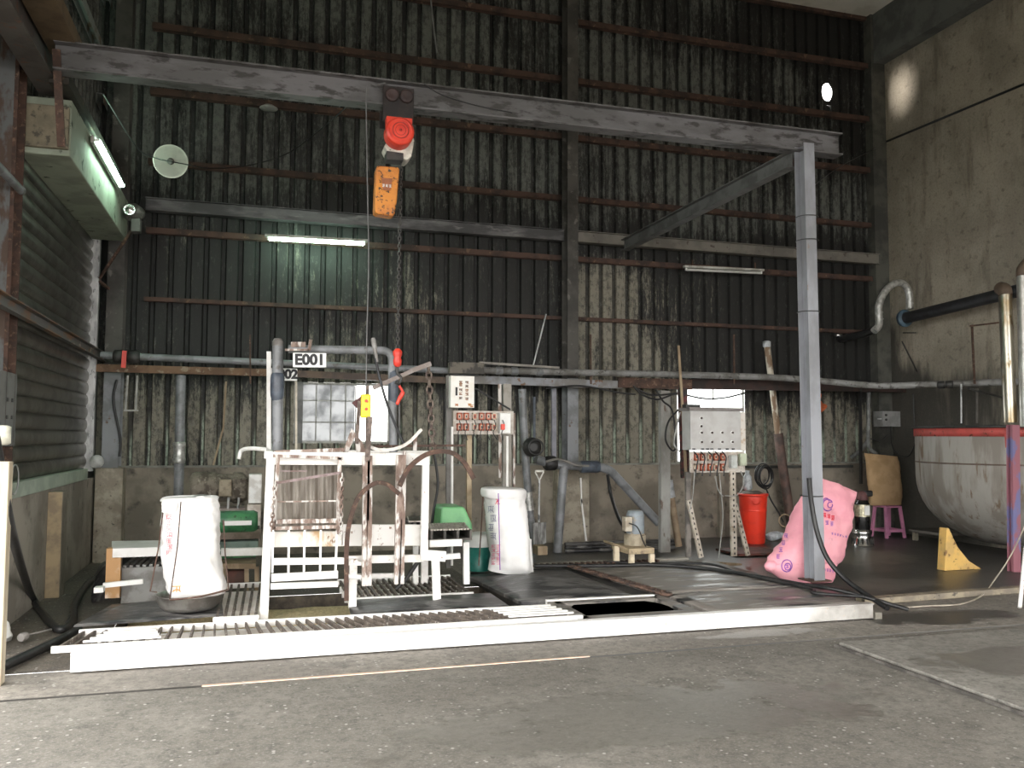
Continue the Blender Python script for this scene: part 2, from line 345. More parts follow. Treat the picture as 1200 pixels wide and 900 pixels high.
def struct(name, mb, mat, world=False, parent=None, bevel=0):
    o = link_mesh(name, mb, mat, (0, 0, 0) if world else base_of(mb), parent, bevel)
    if not parent: o['kind'] = 'structure'
    return o
def smooth(pts, n=8):     # Catmull-Rom through points
    pts = [Vector(p) for p in pts]; P = [2*pts[0]-pts[1]]+pts+[2*pts[-1]-pts[-2]]; out = []
    for i in range(1, len(P)-2):
        a, b, c, d = P[i-1:i+3]
        for k in range(n):
            t = k/n; out.append(.5*((2*b)+(c-a)*t+(2*a-5*b+4*c-d)*t*t+(3*b-a-3*c+d)*t**3))
    out.append(pts[-1]); return out
def round_corners(pts, r, n=6):
    pts = [Vector(p) for p in pts]; out = [pts[0]]
    for i in range(1, len(pts)-1):
        a = (pts[i-1]-pts[i]); b = (pts[i+1]-pts[i]); rr = min(r, a.length*.45, b.length*.45)
        p = pts[i]+a.normalized()*rr; q = pts[i]+b.normalized()*rr
        for k in range(n+1):
            t = k/n; out.append((1-t)**2*p+2*t*(1-t)*pts[i]+t*t*q)
    out.append(pts[-1]); return out
def text_mb(s, size, loc, face=(0, -1, 0), ext=.002, bold=0):     # letters standing upright, read from the side that `face` points to
    cu = bpy.data.curves.new('t', 'FONT'); cu.body = s; cu.size = size; cu.extrude = ext; cu.align_x = 'CENTER'; cu.align_y = 'CENTER'; cu.offset = bold
    o = bpy.data.objects.new('t', cu); C.objects.link(o)
    dg = bpy.context.evaluated_depsgraph_get(); me = bpy.data.meshes.new_from_object(o.evaluated_get(dg))
    n = Vector(face).normalized(); up = Vector((0, 0, 1)); rt = up.cross(n); mb = MB()
    mb.add([Vector(loc)+rt*v.co.x+up*v.co.y+n*v.co.z for v in me.vertices], [tuple(p.vertices) for p in me.polygons])
    bpy.data.objects.remove(o); bpy.data.curves.remove(cu); bpy.data.meshes.remove(me)
    return mb
def glyph(mb, c, w, h, t=None, rt=Vector((1, 0, 0)), up=Vector((0, 0, 1)), seed=0, th=.002):
    """a small dense brush character of crossing strokes"""
    rnd = random.Random(seed); t = t or w*.13; n = rt.cross(up)
    def st(x0, y0, x1, y1):
        k = 5; a = c+rt*(x0*w)+up*(y0*h); b = c+rt*(x1*w)+up*(y1*h); d = (b-a).normalized(); p = d.cross(n).normalized()*t/2
        vs = []
        for i in range(k+1):
            q = a.lerp(b, i/k); vs += [q-p, q+p]
        mb.add(vs, [(2*i, 2*i+1, 2*i+3, 2*i+2) for i in range(k)])
    st(-.45, .4, .45, .4); st(0, .5, 0, -.5)
    for s_ in rnd.sample([(-.4,.1,.4,.1),(-.4,-.2,.4,-.2),(-.35,-.45,.35,-.45),(-.3,.3,-.3,-.3),(.3,.3,.3,-.3),(0,0,.45,-.5),(0,0,-.45,-.5)], 4): st(*s_)
def drape(mb, target_mb, off=.004, d=(0, 1, 0)):      # lay printed marks on the surface of a sack
    bv = BVHTree.FromPolygons([v[:] for v in target_mb.v], target_mb.f)
    c_ = sum(mb.v, Vector())/len(mb.v); d = (c_-EYE).normalized()
    for i, v in enumerate(mb.v):
        h = bv.ray_cast(v-d*3, d)
        if h[0]: mb.v[i] = h[0]-d*off
    return mb
def sack(rings, seg=40, sub=7, amp=.012, sc_=9, e=2.6, seed=1, closed_top=True, hem=0):
    """rings: (left point, right point, half depth); an oblong bag standing on the first"""
    Ls = smooth([r[0] for r in rings], sub); Rs = smooth([r[1] for r in rings], sub)
    Ds = [d.x for d in smooth([Vector((r[2], 0, 0)) for r in rings], sub)]
    mb = MB(); vs = []; n = len(Ls)
    for i in range(n):
        c = (Ls[i]+Rs[i])/2; a = (Rs[i]-Ls[i])/2; ups = (Ls[min(i+1, n-1)]+Rs[min(i+1, n-1)]-Ls[max(i-1, 0)]-Rs[max(i-1, 0)]).normalized()
        b = ups.cross(a.normalized()).normalized()
        for k in range(seg):
            t = 2*math.pi*k/seg; cx, sx = math.cos(t), math.sin(t)
            x = math.copysign(abs(cx)**(2/e), cx); y = math.copysign(abs(sx)**(2/e), sx)
            p = c+a*x+b*max(.006, Ds[i])*y
            q = p*sc_; w = noise.noise(Vector((q.x, q.y, q.z*.45))+Vector((seed, 0, 0)))+.5*noise.noise(q*2.3)+.9*(.25-abs(noise.noise(Vector((q.x*.8+q.z*.5, q.y, q.z*.9-q.x*.4))*1.3)))
            nrm = (a.normalized()*x+b*y).normalized()
            vs.append(p+nrm*w*amp*(1 if i else .3))
    mb.add(vs, [(i*seg+k, i*seg+(k+1) % seg, (i+1)*seg+(k+1) % seg, (i+1)*seg+k) for i in range(n-1) for k in range(seg)], True)
    mb.add([vs[k] for k in range(seg-1, -1, -1)], [tuple(range(seg))])
    if closed_top: mb.add([vs[(n-1)*seg+k] for k in range(seg)], [tuple(range(seg))])
    return mb
def chain_mb(p0, p1, link=.03, r=.004, w=.6):
    mb = MB(); p0 = Vector(p0); p1 = Vector(p1); L = (p1-p0).length; n = max(2, int(L/(link*.78))); d = (p1-p0).normalized()
    for i in range(n):
        c = p0+d*(L*(i+.5)/n); a = Vector((1, 0, 0)) if i % 2 else Vector((0, 1, 0)); a = (a-d*a.dot(d)).normalized()
        pts = []
        for k in range(10):
            t = 2*math.pi*k/10; pts.append(c+d*math.cos(t)*link/2+a*math.sin(t)*link/2*w)
        mb.tube(pts, r, 5, closed=True)
    return mb
def rope(name, pts, r, mat, label, cat, n=10, seg=8, group=None):
    return single(name, MB().tube(smooth(pts, n), r, seg), mat, label, cat, group)
V = Vector
XL, XR, YB, ZC = -1.95, 10.2, 12.0, 8.85
GZ = .14            # deck height

#==SETTING==
# ------------------------------------------------------------------ floor
PITX0, PITX1, PITY0, PITY1 = -1.1, 2.3, 6.5, 8.9
b = MB()
def quad(mb, x0, x1, y0, y1, z): mb.add([(x0,y0,z),(x1,y0,z),(x1,y1,z),(x0,y1,z)], [(0,1,2,3)])
quad(b, -30, 30, -30, 5.86, 0); quad(b, -30, XL, 5.86, 12.6, 0)
struct('floor', b, floorm, True)
b = MB(); quad(b, XL, XR, 5.9, PITY0, 0); quad(b, PITX1, XR, PITY0, PITY1, 0); quad(b, PITX1, XR, PITY1, 12.3, 0)
struct('floor_strip', b, stripm, True)
b = MB(); quad(b, XL, PITX0, PITY0, PITY1, .001); quad(b, XL, PITX1, PITY1, 12.3, .001)
struct('floor_left', b, leftfloor, True)
b = MB(); b.box((XL, 5.86, -.03), (XR, 5.95, -.012)); struct('floor_joint', b, black, True)
b = MB()                                                       # the pit under the gratings
b.add([(PITX0,PITY0,-.3),(PITX1,PITY0,-.3),(PITX1,PITY1,-.3),(PITX0,PITY1,-.3)], [(0,1,2,3)])
for p, q in (((PITX0,PITY0),(PITX1,PITY0)),((PITX1,PITY0),(PITX1,PITY1)),((PITX1,PITY1),(PITX0,PITY1)),((PITX0,PITY1),(PITX0,PITY0))):
    b.add([(*p,-.3),(*q,-.3),(*q,.0),(*p,.0)], [(0,1,2,3)])
struct('floor_pit', b, pitm, True)
# raised pale slab on the right
b = MB(); e0 = PZ(980, 757, .05); 
b.plate([(4.28,-6,0),(XR,-6,0),(XR,5.62,0),(4.32,5.66,0)], .03, (0,0,1)).shake(.012, .9)
struct('floor_slab', b, slabm, True)
b = MB().box((4.262, -2, 0), (4.285, 5.655, .022)).shake(.010, 6); struct('trim_70', b, M('slab_edge_dark', (.06,.055,.05), (.12,.11,.1), 9), True)  # dark strip along the left edge of the slab
b = MB().bar((-.3, 5.875, .004), (2.35, 5.885, .004), .025, .006, (0,0,1)).shake(.004, 9); struct('trim_71', b, M('salmon_sealant', (.55,.38,.28), (.4,.3,.24), 8), True)
# dark wet floor behind
b = MB(); b.plate([(5.35,7.05,.0),(XR,7.2,.0),(XR,12.0,.0),(2.6,12.0,.0),(2.6,9.45,.0),(5.35,9.45,.0)], .035, (0,0,1))
struct('floor_wet', b, wetfloor, True)
# ------------------------------------------------------------------ back wall
pitch = .22
def prof(x):
    t = ((x+2.2)/pitch) % 1.0
    if t < .64: return 0.0
    if t < .72: return (t-.64)/.08
    if t < .92: return 1.0
    return 1-(t-.92)/.08
W1 = (.48, 1.80, 1.49, 2.33); W2 = (6.28, 7.50, 1.19, 2.43); HOLE = (9.02, 9.30, 7.25, 7.66)
xs = set()
x = -2.2
while x < XR+.1:
    for t in (0, .64, .72, .92): xs.add(round(x+t*pitch, 4))
    x += pitch
for w in (W1, W2, HOLE): xs |= {w[0], w[1]}
xs = sorted(v for v in xs if v <= XR+.05)
zs = sorted({1.15, ZC+.1, *W1[2:], *W2[2:], *HOLE[2:]})
b = MB(); nx = len(xs)
b.v = [V((x, YB+.06+.05*prof(x), z)) for z in zs for x in xs]
for j in range(len(zs)-1):
    for i in range(nx-1):
        cx, cz = (xs[i]+xs[i+1])/2, (zs[j]+zs[j+1])/2
        if any(w[0] < cx < w[1] and w[2] < cz < w[3] for w in (W1, W2, HOLE)): continue
        b.f.append((j*nx+i, j*nx+i+1, (j+1)*nx+i+1, (j+1)*nx+i)); b.sm.append(False)
wb = struct('wall_back', b, cladm, True)
# ragged round breach in the sheet
b = MB(); cx, cz = (HOLE[0]+HOLE[1])/2, (HOLE[2]+HOLE[3])/2; n = 24; vi = []; vo = []
for k in range(n):
    t = 2*math.pi*k/n; r = 1+.12*noise.noise(V((math.cos(t)*2, math.sin(t)*2, 3)))
    vi.append(V((cx+.10*math.cos(t)*r, YB+.055, cz+.155*math.sin(t)*r)))
    m = max(abs(math.cos(t)), abs(math.sin(t))); vo.append(V((cx+.17*math.cos(t)/m, YB+.055, cz+.23*math.sin(t)/m)))
b.add(vi+vo, [(k, (k+1) % n, n+(k+1) % n, n+k) for k in range(n)]); struct('trim_14', b, cladm, True)
b = MB().box((XL-.1, YB, -.3), (XR, YB+.3, 1.17)); struct('wall_back_dado', b, dadom, True)
struct('wall_left_end', MB().box((XL-.3, 11.58, 1.06), (XL-.03, YB+.3, 4.6)), M('black_end_panel', (.03,.03,.028), (.02,.02,.018)))  # plain dark panel between the shutter jamb and the back wall
b = MB().box((XL, YB-.025, 1.17), (XR, YB+.3, 1.195)); struct('trim_1', b, M('pale_ledge', (.26,.26,.23), (.15,.15,.13), 5), True)
# pilasters along the dado
for i, (x0, x1, yf, zt, mt) in enumerate(((-1.92, -1.60, 11.72, 1.18, pilasterm), (4.22, 4.72, 11.80, 1.18, pilasterm), (6.95, 7.05, 11.93, 1.15, dadom))):
    struct('trim_%d' % (2+i), MB().box((x0, yf, 0), (x1, YB+.02, zt)), mt, bevel=.01)
# corner column at right, dark concrete beam under the ceiling
struct('trim_5', MB().box((9.93, YB-.12, 0), (XR, YB+.2, ZC)), M('corner_column', (.10,.10,.085), (.055,.055,.05), 3, rough=.85))
struct('trim_6', MB().box((9.98, -1, 8.0), (XR+.05, YB-.12, ZC+.1)), beamdark)
# ------------------------------------------------------------------ right wall, ceiling, front
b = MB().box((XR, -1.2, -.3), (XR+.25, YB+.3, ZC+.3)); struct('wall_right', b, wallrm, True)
ck = MB(); p = [PX(1030,170,XR-.002), PX(1085,146,XR-.002), PX(1087,146,XR-.002), PX(1200,97,XR-.002)]
p = [V((XR-.004, YB-.1, p[0].z)), V((XR-.004, 9.15, p[3].z-.02)), V((XR-.004, 4, p[3].z))]
ck.bar(p[0], p[1], .035, .01, (1,0,0)); ck.bar(p[1], p[2], .035, .01, (1,0,0)); struct('trim_7', ck, black, True)
b = MB().box((XL-.3, -1.2, ZC), (XR+.3, YB+.4, ZC+.2)); struct('ceiling', b, ceilm, True)
b = MB().box((XL-.3, -1.4, 4.5), (XR+.3, -1.2, ZC+.2)); struct('wall_front', b, concrete_l, True)
# ------------------------------------------------------------------ left wall: concrete base, shutter, lintel
b = MB().box((XL-.3, 7.0, -.3), (XL, YB+.3, 1.06)); struct('wall_left', b, concrete_l, True)
b = MB().box((XL-.3, 7.0, 1.06), (XL+.02, 11.3, 1.19)); struct('trim_8', b, sillm, bevel=.005)
b = MB().box((XL-.35, -1.2, 4.5), (XL-.12, 7.9, ZC+.2)); struct('wall_left_upper', b, beamdark, True)
b = MB()                                                                # sheeting over the lintel, up to the roof
ys = []; y = 7.9
while y < YB+.2: ys += [(y, 0), (y+.14, 0), (y+.16, .04), (y+.20, .04)]; y += .22
b.v = [V((XL-.12+d-.04, yy, z)) for z in (4.5, ZC+.1) for yy, d in ys]; n = len(ys)
b.f = [(i+1, i, n+i, n+i+1) for i in range(n-1)]; b.sm = [False]*(n-1)
struct('wall_left_cladding', b, cladm, True)
b = MB(); pts = []; z = 1.19
while z < 4.02:
    for k in range(8): pts.append((z+.15*k/8, XL-.07+.035*abs(math.sin(math.pi*k/8))**.6))
    z += .15
n = len(pts); b.v = [V((xx, yy, zz)) for yy in (8.0, 11.5) for zz, xx in pts]
b.f = [(i, i+1, n+i+1, n+i) for i in range(n-1)]; b.sm = [False]*(n-1)
dr = struct('door_1', b, shutterm)
def dpart(name, mb, mat):
    o = link_mesh(name, mb, mat, W[dr.name], dr); return o
dpart('guide_rail', MB().cchan((XL-.01, 11.55, 1.15), (XL-.01, 11.55, 4.05), .09, .08, .006, (0,1,0)).box((XL-.06, 11.5, 1.15), (XL+.015, 11.53, 4.0)), jambm)
b = MB().box((XL-.12, 8.05, 4.0), (XL+.35, 11.45, 4.5)); struct('trim_9', b, lintelm, bevel=.01)
b = MB().box((XL-.3, 8.0, 4.05), (XL+.34, 8.05, 4.42)); struct('trim_10', b, M('lintel_end_plaster', (.24,.205,.14), (.17,.145,.10), 5, c3=(.08,.07,.05), s3=14), bevel=.01)
# left wall pilaster
b = MB().box((XL, 9.40, 0), (XL+.13, 9.62, 1.03)); struct('trim_11', b, M('side_plaster', (.24,.21,.17),(.17,.15,.12), 4), bevel=.008)
b = MB().box((XL+.001, 9.385, 0), (XL+.125, 9.40, 1.03)); struct('trim_12', b, pilyellow)
# ------------------------------------------------------------------ steel columns, girts, eave beam: fixed structure
def colm(name, x, w, y, z0, z1, lowz):
    b = MB().hbeam((x, y+.12, z0), (x, y+.12, z1), w, .24, .014, (0,1,0)); return struct(name, b, M('sooty_column', (.085,.08,.072), (.045,.042,.038), 2.2, c3=(.16,.15,.135), s3=7, thr3=(.58,.68), rough=.75), bevel=0)
colm('trim_20', 4.43, .17, 11.72, 2.45, ZC, 0)
b = MB().hbeam((4.43, 11.84, 1.18), (4.43, 11.84, 2.45), .17, .24, .014, (0,1,0)); struct('trim_21', b, steelgrey)
colm('trim_22', -1.76, .2, 11.75, 2.45, ZC, 0)
b = MB().hbeam((-1.76, 11.87, 1.18), (-1.76, 11.87, 2.45), .2, .24, .014, (0,1,0)); struct('trim_23', b, steelgrey)
i = 24
for z, h, rx in ((7.97, .09, 0), (7.04, .09, 0), (6.15, .09, 0), (5.2, .08, 0), (4.28, .08, 0), (3.37, .055, 0)):
    for x0, x1 in ((-1.45, 4.34), (4.52, 9.93 if z > 3.5 else 9.7)):
        b = MB().cchan((x0, YB, z), (x1, YB, z), h, .09, .006, (0,1,0), -1)
        struct('trim_%d' % i, b, girtm); i += 1
for x0, x1, mt in ((-1.45, 4.34, steelsoot), (4.52, 9.98, M('pale_tie_beam', (.21,.195,.17), (.14,.13,.115), 2, c3=(.08,.06,.05), s3=9, thr3=(.6,.7)))):
    b = MB().hbeam((x0, 11.90, 4.60), (x1, 11.90, 4.60), .14, .17, .01, (0,0,1)); b.box((x0, 11.86, 4.53), (x1, 11.875, 4.67)); struct('trim_%d' % i, b, mt); i += 1
# eave angle at the top right
struct('trim_%d' % i, MB().box((-1.5, YB-.03, ZC-.06), (9.95, YB+.04, ZC)), girtm)

# ------------------------------------------------------------------ windows
def window(n, w, mull, hor, y, mat):
    x0, x1, z0, z1 = w; f = MB(); t = .03
    f.box((x0, y, z0), (x0+t, y+.05, z1)); f.box((x1-t, y, z0), (x1, y+.05, z1)); f.box((x0, y, z0), (x1, y+.05, z0+t)); f.box((x0, y, z1-t), (x1, y+.05, z1))
    o = struct('window_%d' % n, f, mat)
    g = MB()
    for m in mull: g.box((m-.008, y+.01, z0), (m+.008, y+.03, z1))
    for m in hor: g.box((x0+.1 if n == 1 else x0, y+.01, m-.008), ((1.32 if n == 1 else x1), y+.03, m+.008))
    p = link_mesh('glazing_bars', g, mat, W[o.name], o)
    return o
framew = M('window_frame_grey', (.42,.42,.40), (.3,.3,.28), 8, rough=.6)
w1 = window(1, W1, (.78, .98, 1.18, 1.32), (1.78, 2.08), YB+.07, framew)
m, nt, bs, oc = base_mat('frosted_pane', .6)
tb = nt.nodes.new('ShaderNodeBsdfTranslucent'); mx = nt.nodes.new('ShaderNodeMixShader'); mx.inputs[0].default_value = .75
col = mixc(nt, ramp(nt, noise_(nt, oc, 3, detail=7), .4, .65), (.42, .425, .43), (.22, .225, .23)); nt.links.new(col, tb.inputs[0]); nt.links.new(col, bs.inputs[0])
nt.links.new(bs.outputs[0], mx.inputs[1]); nt.links.new(tb.outputs[0], mx.inputs[2]); nt.links.new(mx.outputs[0], nt.nodes['Material Output'].inputs[0])
frost = m
link_mesh('pane', MB().box((.58, YB+.095, W1[2]+.02), (1.31, YB+.10, W1[3]-.02)), frost, W[w1.name], w1)
link_mesh('side_panel', MB().box((.49, YB+.04, W1[2]), (.60, YB+.09, W1[3])), M('grey_side_panel', (.2,.2,.2)), W[w1.name], w1)
m = bpy.data.materials.new('clear_pane'); m.use_nodes = True; nt = m.node_tree
tr = nt.nodes.new('ShaderNodeBsdfTransparent'); gl = nt.nodes.new('ShaderNodeBsdfGlossy'); gl.inputs['Roughness'].default_value = .05
mx = nt.nodes.new('ShaderNodeMixShader'); mx.inputs[0].default_value = .06; tr.inputs[0].default_value = (.93,.95,.95,1)
nt.links.new(tr.outputs[0], mx.inputs[1]); nt.links.new(gl.outputs[0], mx.inputs[2]); nt.links.new(mx.outputs[0], nt.nodes['Material Output'].inputs[0])
clearp = m
link_mesh('pane', MB().box((1.33, YB+.095, W1[2]+.02), (1.78, YB+.10, W1[3]-.02)), clearp, W[w1.name], w1)
w2 = window(2, W2, (6.95,), (), YB+.07, framew)
link_mesh('pane', MB().box((W2[0]+.02, YB+.095, W2[2]+.02), (W2[1]-.02, YB+.10, W2[3]-.02)), clearp, W[w2.name], w2)
def SZ(px, p):      # metres spanned by px photo pixels at the distance of point p
    return px*((V(p)-EYE).dot(fwd))/F
# ------------------------------------------------------------------ top-left structure around the lintel
struct('wall_left_panel', MB().box((XL-.3, 6.6, 1.06), (XL-.14, 8.0, 5.2)), M('dark_side_panel', (.10,.09,.08), (.05,.045,.04), 4))
t = thing('rusty_column', 'rust-edged grey steel column beside the roller shutter', 'column', (XL-.05, 7.86, 1.06))
part('web', MB().box((XL-.10, 7.72, 1.06), (XL-.085, 7.96, 5.1)), M('flaking_web', (.13,.135,.135), (.08,.05,.036), 6, (.45,.55), st=(1,1,.4)), t)
part('flange', MB().box((XL-.12, 7.95, 1.06), (XL+.02, 7.965, 5.1)), rust, t); part('flange', MB().box((XL-.12, 7.70, 1.06), (XL-.01, 7.715, 5.1)), M('flaking_web', (.13,.135,.135)), t)
part('flange_edge', MB().box((XL-.009, 7.70, 1.06), (XL+.02, 7.715, 5.1)), rust, t)
p1 = PX(56, 80, -1.78)
b = MB().hbeam((p1.x, p1.y-2.6, p1.z), (p1.x, p1.y+.2, p1.z), .2, .34, .02, (0,0,1)); struct('trim_60', b, M('brown_grey_beam', (.09,.082,.075), (.06,.052,.046), 3, c3=(.12,.06,.04), s3=9))
p1 = PX(64, 30, -1.62)
b = MB().box((p1.x-.12, p1.y-2.4, p1.z-.05), (p1.x+.12, p1.y+.45, p1.z+.08)); struct('trim_61', b, copperish)
b = MB().box((-1.72, 7.75, 4.52), (-1.57, 10.9, 4.62)); struct('trim_62', b, M('tray_brown', (.03,.024,.018), (.02,.016,.012), 5, c3=(.09,.065,.04), s3=9))
for k, (zz, ya, yb) in enumerate(((6.42, 8.0, 11.4), (7.25, 8.0, 12.0), (5.85, 11.6, 12.0))):
    struct('trim_%d' % (63+k), MB().cchan((XL-.04, ya, zz), (XL-.04, yb, zz), .12, .09, .006, (1,0,0)), M('pale_purlin', (.26,.27,.26), (.16,.10,.07), 4, (.5,.65)))
t1 = MB().bar(PY(66, 58, 7.62), PY(72, 172, 7.72), .06, .03); struct('trim_66', t1, rust)
# rail in front of the shutter, with short pipe above
single('rusty_rail', MB().cchan((XL+.08, 6.6, 2.62), (XL+.08, 11.9, 2.57), .06, .11, .01, (0,0,1)), M('rail_rust', (.13,.125,.12), (.20,.11,.06), 3, (.5,.6), (.42,.36,.3), 6, (.6,.68), st=(1,.5,1)), 'long rusty angle rail running across the front of the roller shutter', 'rail')
a = PX(0, 222, XL+.05); c = PX(24, 246, XL+.05)
single('short_pipe', MB().tube([V((XL+.05, a.y-.6, 3.6)), V((XL+.05, c.y, 3.6))], .035), pvc, 'short pale grey pipe end beside the top of the roller shutter', 'pipe')
t = thing('switch_cabinet', 'grey steel switch cabinet fixed beside the roller shutter', 'cabinet', (XL+.0, 7.75, 1.5))
part('body', MB().box((XL-.13, 7.0, 1.5), (XL+.02, 8.02, 2.1)), panelgrey if 0 else M('cabinet_grey', (.19,.19,.185), (.15,.15,.145), 5), t, .006)
for yy in (7.72, 7.86):
    for zz in (1.86, 1.72): part('knob', MB().box((XL+.02, yy, zz), (XL+.03, yy+.03, zz+.03)), blackm, t)
q = PZ(2, 802, 0)
single('timber_post', MB().box((q.x-.17, q.y-.05, 0), (q.x+.005, q.y+.05, 1.42)), woodpale, 'pale square timber post standing near the left wall', 'post', bevel=.005)
# lamps on the left
LT = [PX(115, 165, -1.5), PX(147, 212, -1.5)]
def tube_light(name, label, p0, p1, lit, face, gl=None):
    p0, p1 = V(p0), V(p1); c = (p0+p1)/2; t = thing(name, label, 'light', c, )
    d = (p1-p0).normalized(); f = V(face)
    part('housing', MB().bar(p0+f*-.045-d*.04, p1+f*-.045+d*.04, .07, .035, face), M('lamp_housing', (.5,.5,.47), (.3,.29,.26), 6), t, .004)
    if not lit: part('hanger', MB().box(p0+V((.1,-.01,.03)), p0+V((.12,.01,.16))), rust, t); part('hanger', MB().box(p1+V((-.12,-.01,.03)), p1+V((-.1,.01,.16))), rust, t)
    for q in (p0, p1): part('lamp_holder', MB().bar(q-f*.03, q+f*.014, .022, .03), signwhite, t)
    part('tube', MB().tube([p0+d*.015, p1-d*.015], .02, 10), gl, t)
    return t
tubem = emit('glowing_tube', (.66, 1.0, .78), 20)
tubeoff = M('unlit_tube', (.62,.62,.6), (.55,.55,.52), 5, rough=.3)
tube_light('fluorescent_lamp', 'glowing fluorescent tube on the concrete lintel', V((-1.52, 8.85, 4.42)), V((-1.52, 10.42, 4.42)), True, (1,0,0), tubem)
tube_light('fluorescent_lamp', 'glowing fluorescent tube hanging below the tie beam on the corrugated wall', PY(314, 280, 11.6), PY(427, 286, 11.6), True, (0,0,-1), tubem)
tube_light('fluorescent_lamp', 'unlit twin fluorescent tube under the tie beam, above the pale wall patch', PY(804, 316, 11.75), PY(892, 320, 11.75), False, (0,0,-1), tubeoff)
# dish lamp
p = PY(200, 189, 10.6); r = SZ(19.5, p)
t = thing('dish_lamp', 'round white dish lamp shade hung on a cable high on the left', 'lamp', p)
ax = (EYE-p).normalized(); ax = (ax+V((0,0,-.15))).normalized()
part('shade', MB().lathe(p, [(r*.98, .0), (r, .01), (r*.92, -.0), (r*.7, -.03), (r*.4, -.055), (.04, -.07)] , ax, 32).lathe(p, [(r*.98, 0), (r*.93, -.012), (r*.7, -.042), (r*.4, -.067), (.04, -.085)], ax, 32), M('dish_cream', (.62,.57,.53), (.5,.45,.42), 4, rough=.35), t)
part('socket', MB().lathe(p+ax*.0, [(.05, -.08), (.045, -.02), (.035, .03), (.02, .05)], ax, 16), M('socket_grey', (.2,.19,.18)), t)
rope('lamp_cable', [V((-1.5, 8.9, 4.9)), PY(160, 172, 10.4), PY(182, 185, 10.45), PY(215, 192, 10.5), PY(245, 197, 11.2), PY(290, 194, 11.7), PY(340, 178, 11.7), PY(395, 135, 10), PY(425, 103, 7.8)], .007, black, 'thin black cable slung from the lintel past the dish lamp to the hoist beam', 'cable')
p = PY(315, 127, 11.6); single('ceiling_lamp_shade', MB().lathe(p, [(.02,.05),(.06,.04),(.12,0),(.11,-.01),(.02,-.02)]), M('pale_shade', (.45,.44,.42)), 'small pale shallow lamp shade against the second rusty girt', 'lamp')
# soot-caked floodlight on the left column
p = PY(156, 250, 10.9)
t = thing('floodlight', 'soot-caked old floodlight at the end of the lintel', 'floodlight', p)
b = MB().ball(p+V((0,.05,.02)), .13, 10, (1,.8,.8)).shake(.03, 14); part('housing', b, M('caked_soot', (.07,.066,.06), (.16,.15,.14), 14, (.5,.62), bump=.8), t)
part('lens', MB().ring(p+V((-.03,-.09,.02)), .06, .012, (0,1,0), 18, 6).lathe(p+V((-.03,-.085,.02)), [(.055,0),(.02,.015),(.001,.02)], (0,-1,0), 16), chrome, t)
part('gearbox', MB().box(p+V((-.02,-.02,-.22)), p+V((.09,.1,-.06))).shake(.02, 9), M('caked_soot2', (.1,.095,.09), (.4,.38,.34), 16, (.58,.64), bump=.8), t, .01)
part('bracket_arm', MB().bar(p+V((-.02,.05,-.2)), PY(117, 326, 11.5), .03).bar(PY(117, 330, 11.5), PY(133, 343, 11.9), .03), rust, t)

# ------------------------------------------------------------------ hoist gantry
gt = thing('hoist_gantry', 'grey steel hoist gantry with long overhead beam and one post by the pink sack', 'gantry', (5.5, 7.62, GZ))
b = MB().hbeam((-1.66, 7.66, 4.70), (5.95, 7.66, 4.74), .16, .24, .014, (0,0,1)); part('runway_beam', b, M('gantry_beam', (.15,.145,.15), (.10,.097,.097), 2.5, c3=(.045,.042,.04), s3=9, thr3=(.5,.62), rough=.6, st=(.5,1,1.5)), gt)
b = MB().hbeam((5.50, 7.575, GZ+.012), (5.46, 7.575, 4.67), .125, .17, .011, (0,1,0)); part('post', b, M('gantry_post', (.30,.31,.34), (.21,.215,.23), 2, c3=(.22,.14,.09), s3=9, thr3=(.66,.74), rough=.5, st=(1,1,.5)), gt)
b = MB().hbeam((5.40, 7.70, 4.55), (5.30, 11.80, 4.50), .12, .17, .011, (0,0,1)); part('cross_beam', b, M('cross_beam_grey', (.14,.14,.138), (.085,.085,.082), 3), gt)
part('base_plate', MB().box((5.38, 7.46, GZ), (5.62, 7.69, GZ+.012)), rust, gt)
for z in (3.9, 3.65, 2.9, 1.0): part('tie_wire', MB().ring((5.48, 7.575, z), .115, .004, (0,0,1), 16, 4), blackm, gt)
# trolley and electric chain hoist
tp = PY(467, 118, 7.55)
t = thing('beam_trolley', 'black wheeled trolley riding on the overhead beam above the red hoist', 'trolley', tp)
b = MB().box(tp+V((-.14,-.0,-.2)), tp+V((.14,.02,.13))).box(tp+V((-.14,.20,-.2)), tp+V((.14,.22,.0))).box(tp+V((-.05,0,-.22)), tp+V((.05,.22,-.19))); part('side_plates', b, M('trolley_brown_black', (.028,.02,.018), (.015,.012,.012), 8), t, .005)
for dx in (-.06, .07): part('wheel', MB().lathe(tp+V((dx,-.005,.04)), [(.06,0),(.06,.03),(.045,.035),(.02,.02),(.001,.02)], (0,-1,0), 20), M('wheel_rust', (.055,.032,.03), (.03,.02,.02), 10), t)
hp = PY(466, 160, 7.55)
t = thing('chain_hoist', 'red and cream electric chain hoist hanging from the trolley', 'hoist', hp)
r = SZ(16.5, hp)
part('motor_cover', MB().lathe(hp, [(r,.0),(r,-.14),(r*.97,-.155),(r*.8,-.17),(r*.78,-.165),(r*.3,-.175),(.001,-.175)], (0,1,0), 28).box(hp+V((-r*.9,-.1,0)), hp+V((r*.9,.0,r*1.12))), redm, t, .004)
part('vent_rings', MB().ring(hp+V((0,-.17,0)), r*.55, .005, (0,1,0)).ring(hp+V((0,-.17,0)), r*.35, .005, (0,1,0)).lathe(hp+V((0,-.172,0)), [(.014,0),(.012,.008),(.001,.009)], (0,-1,0), 12), M('red_dark', (.35,.03,.02)), t)
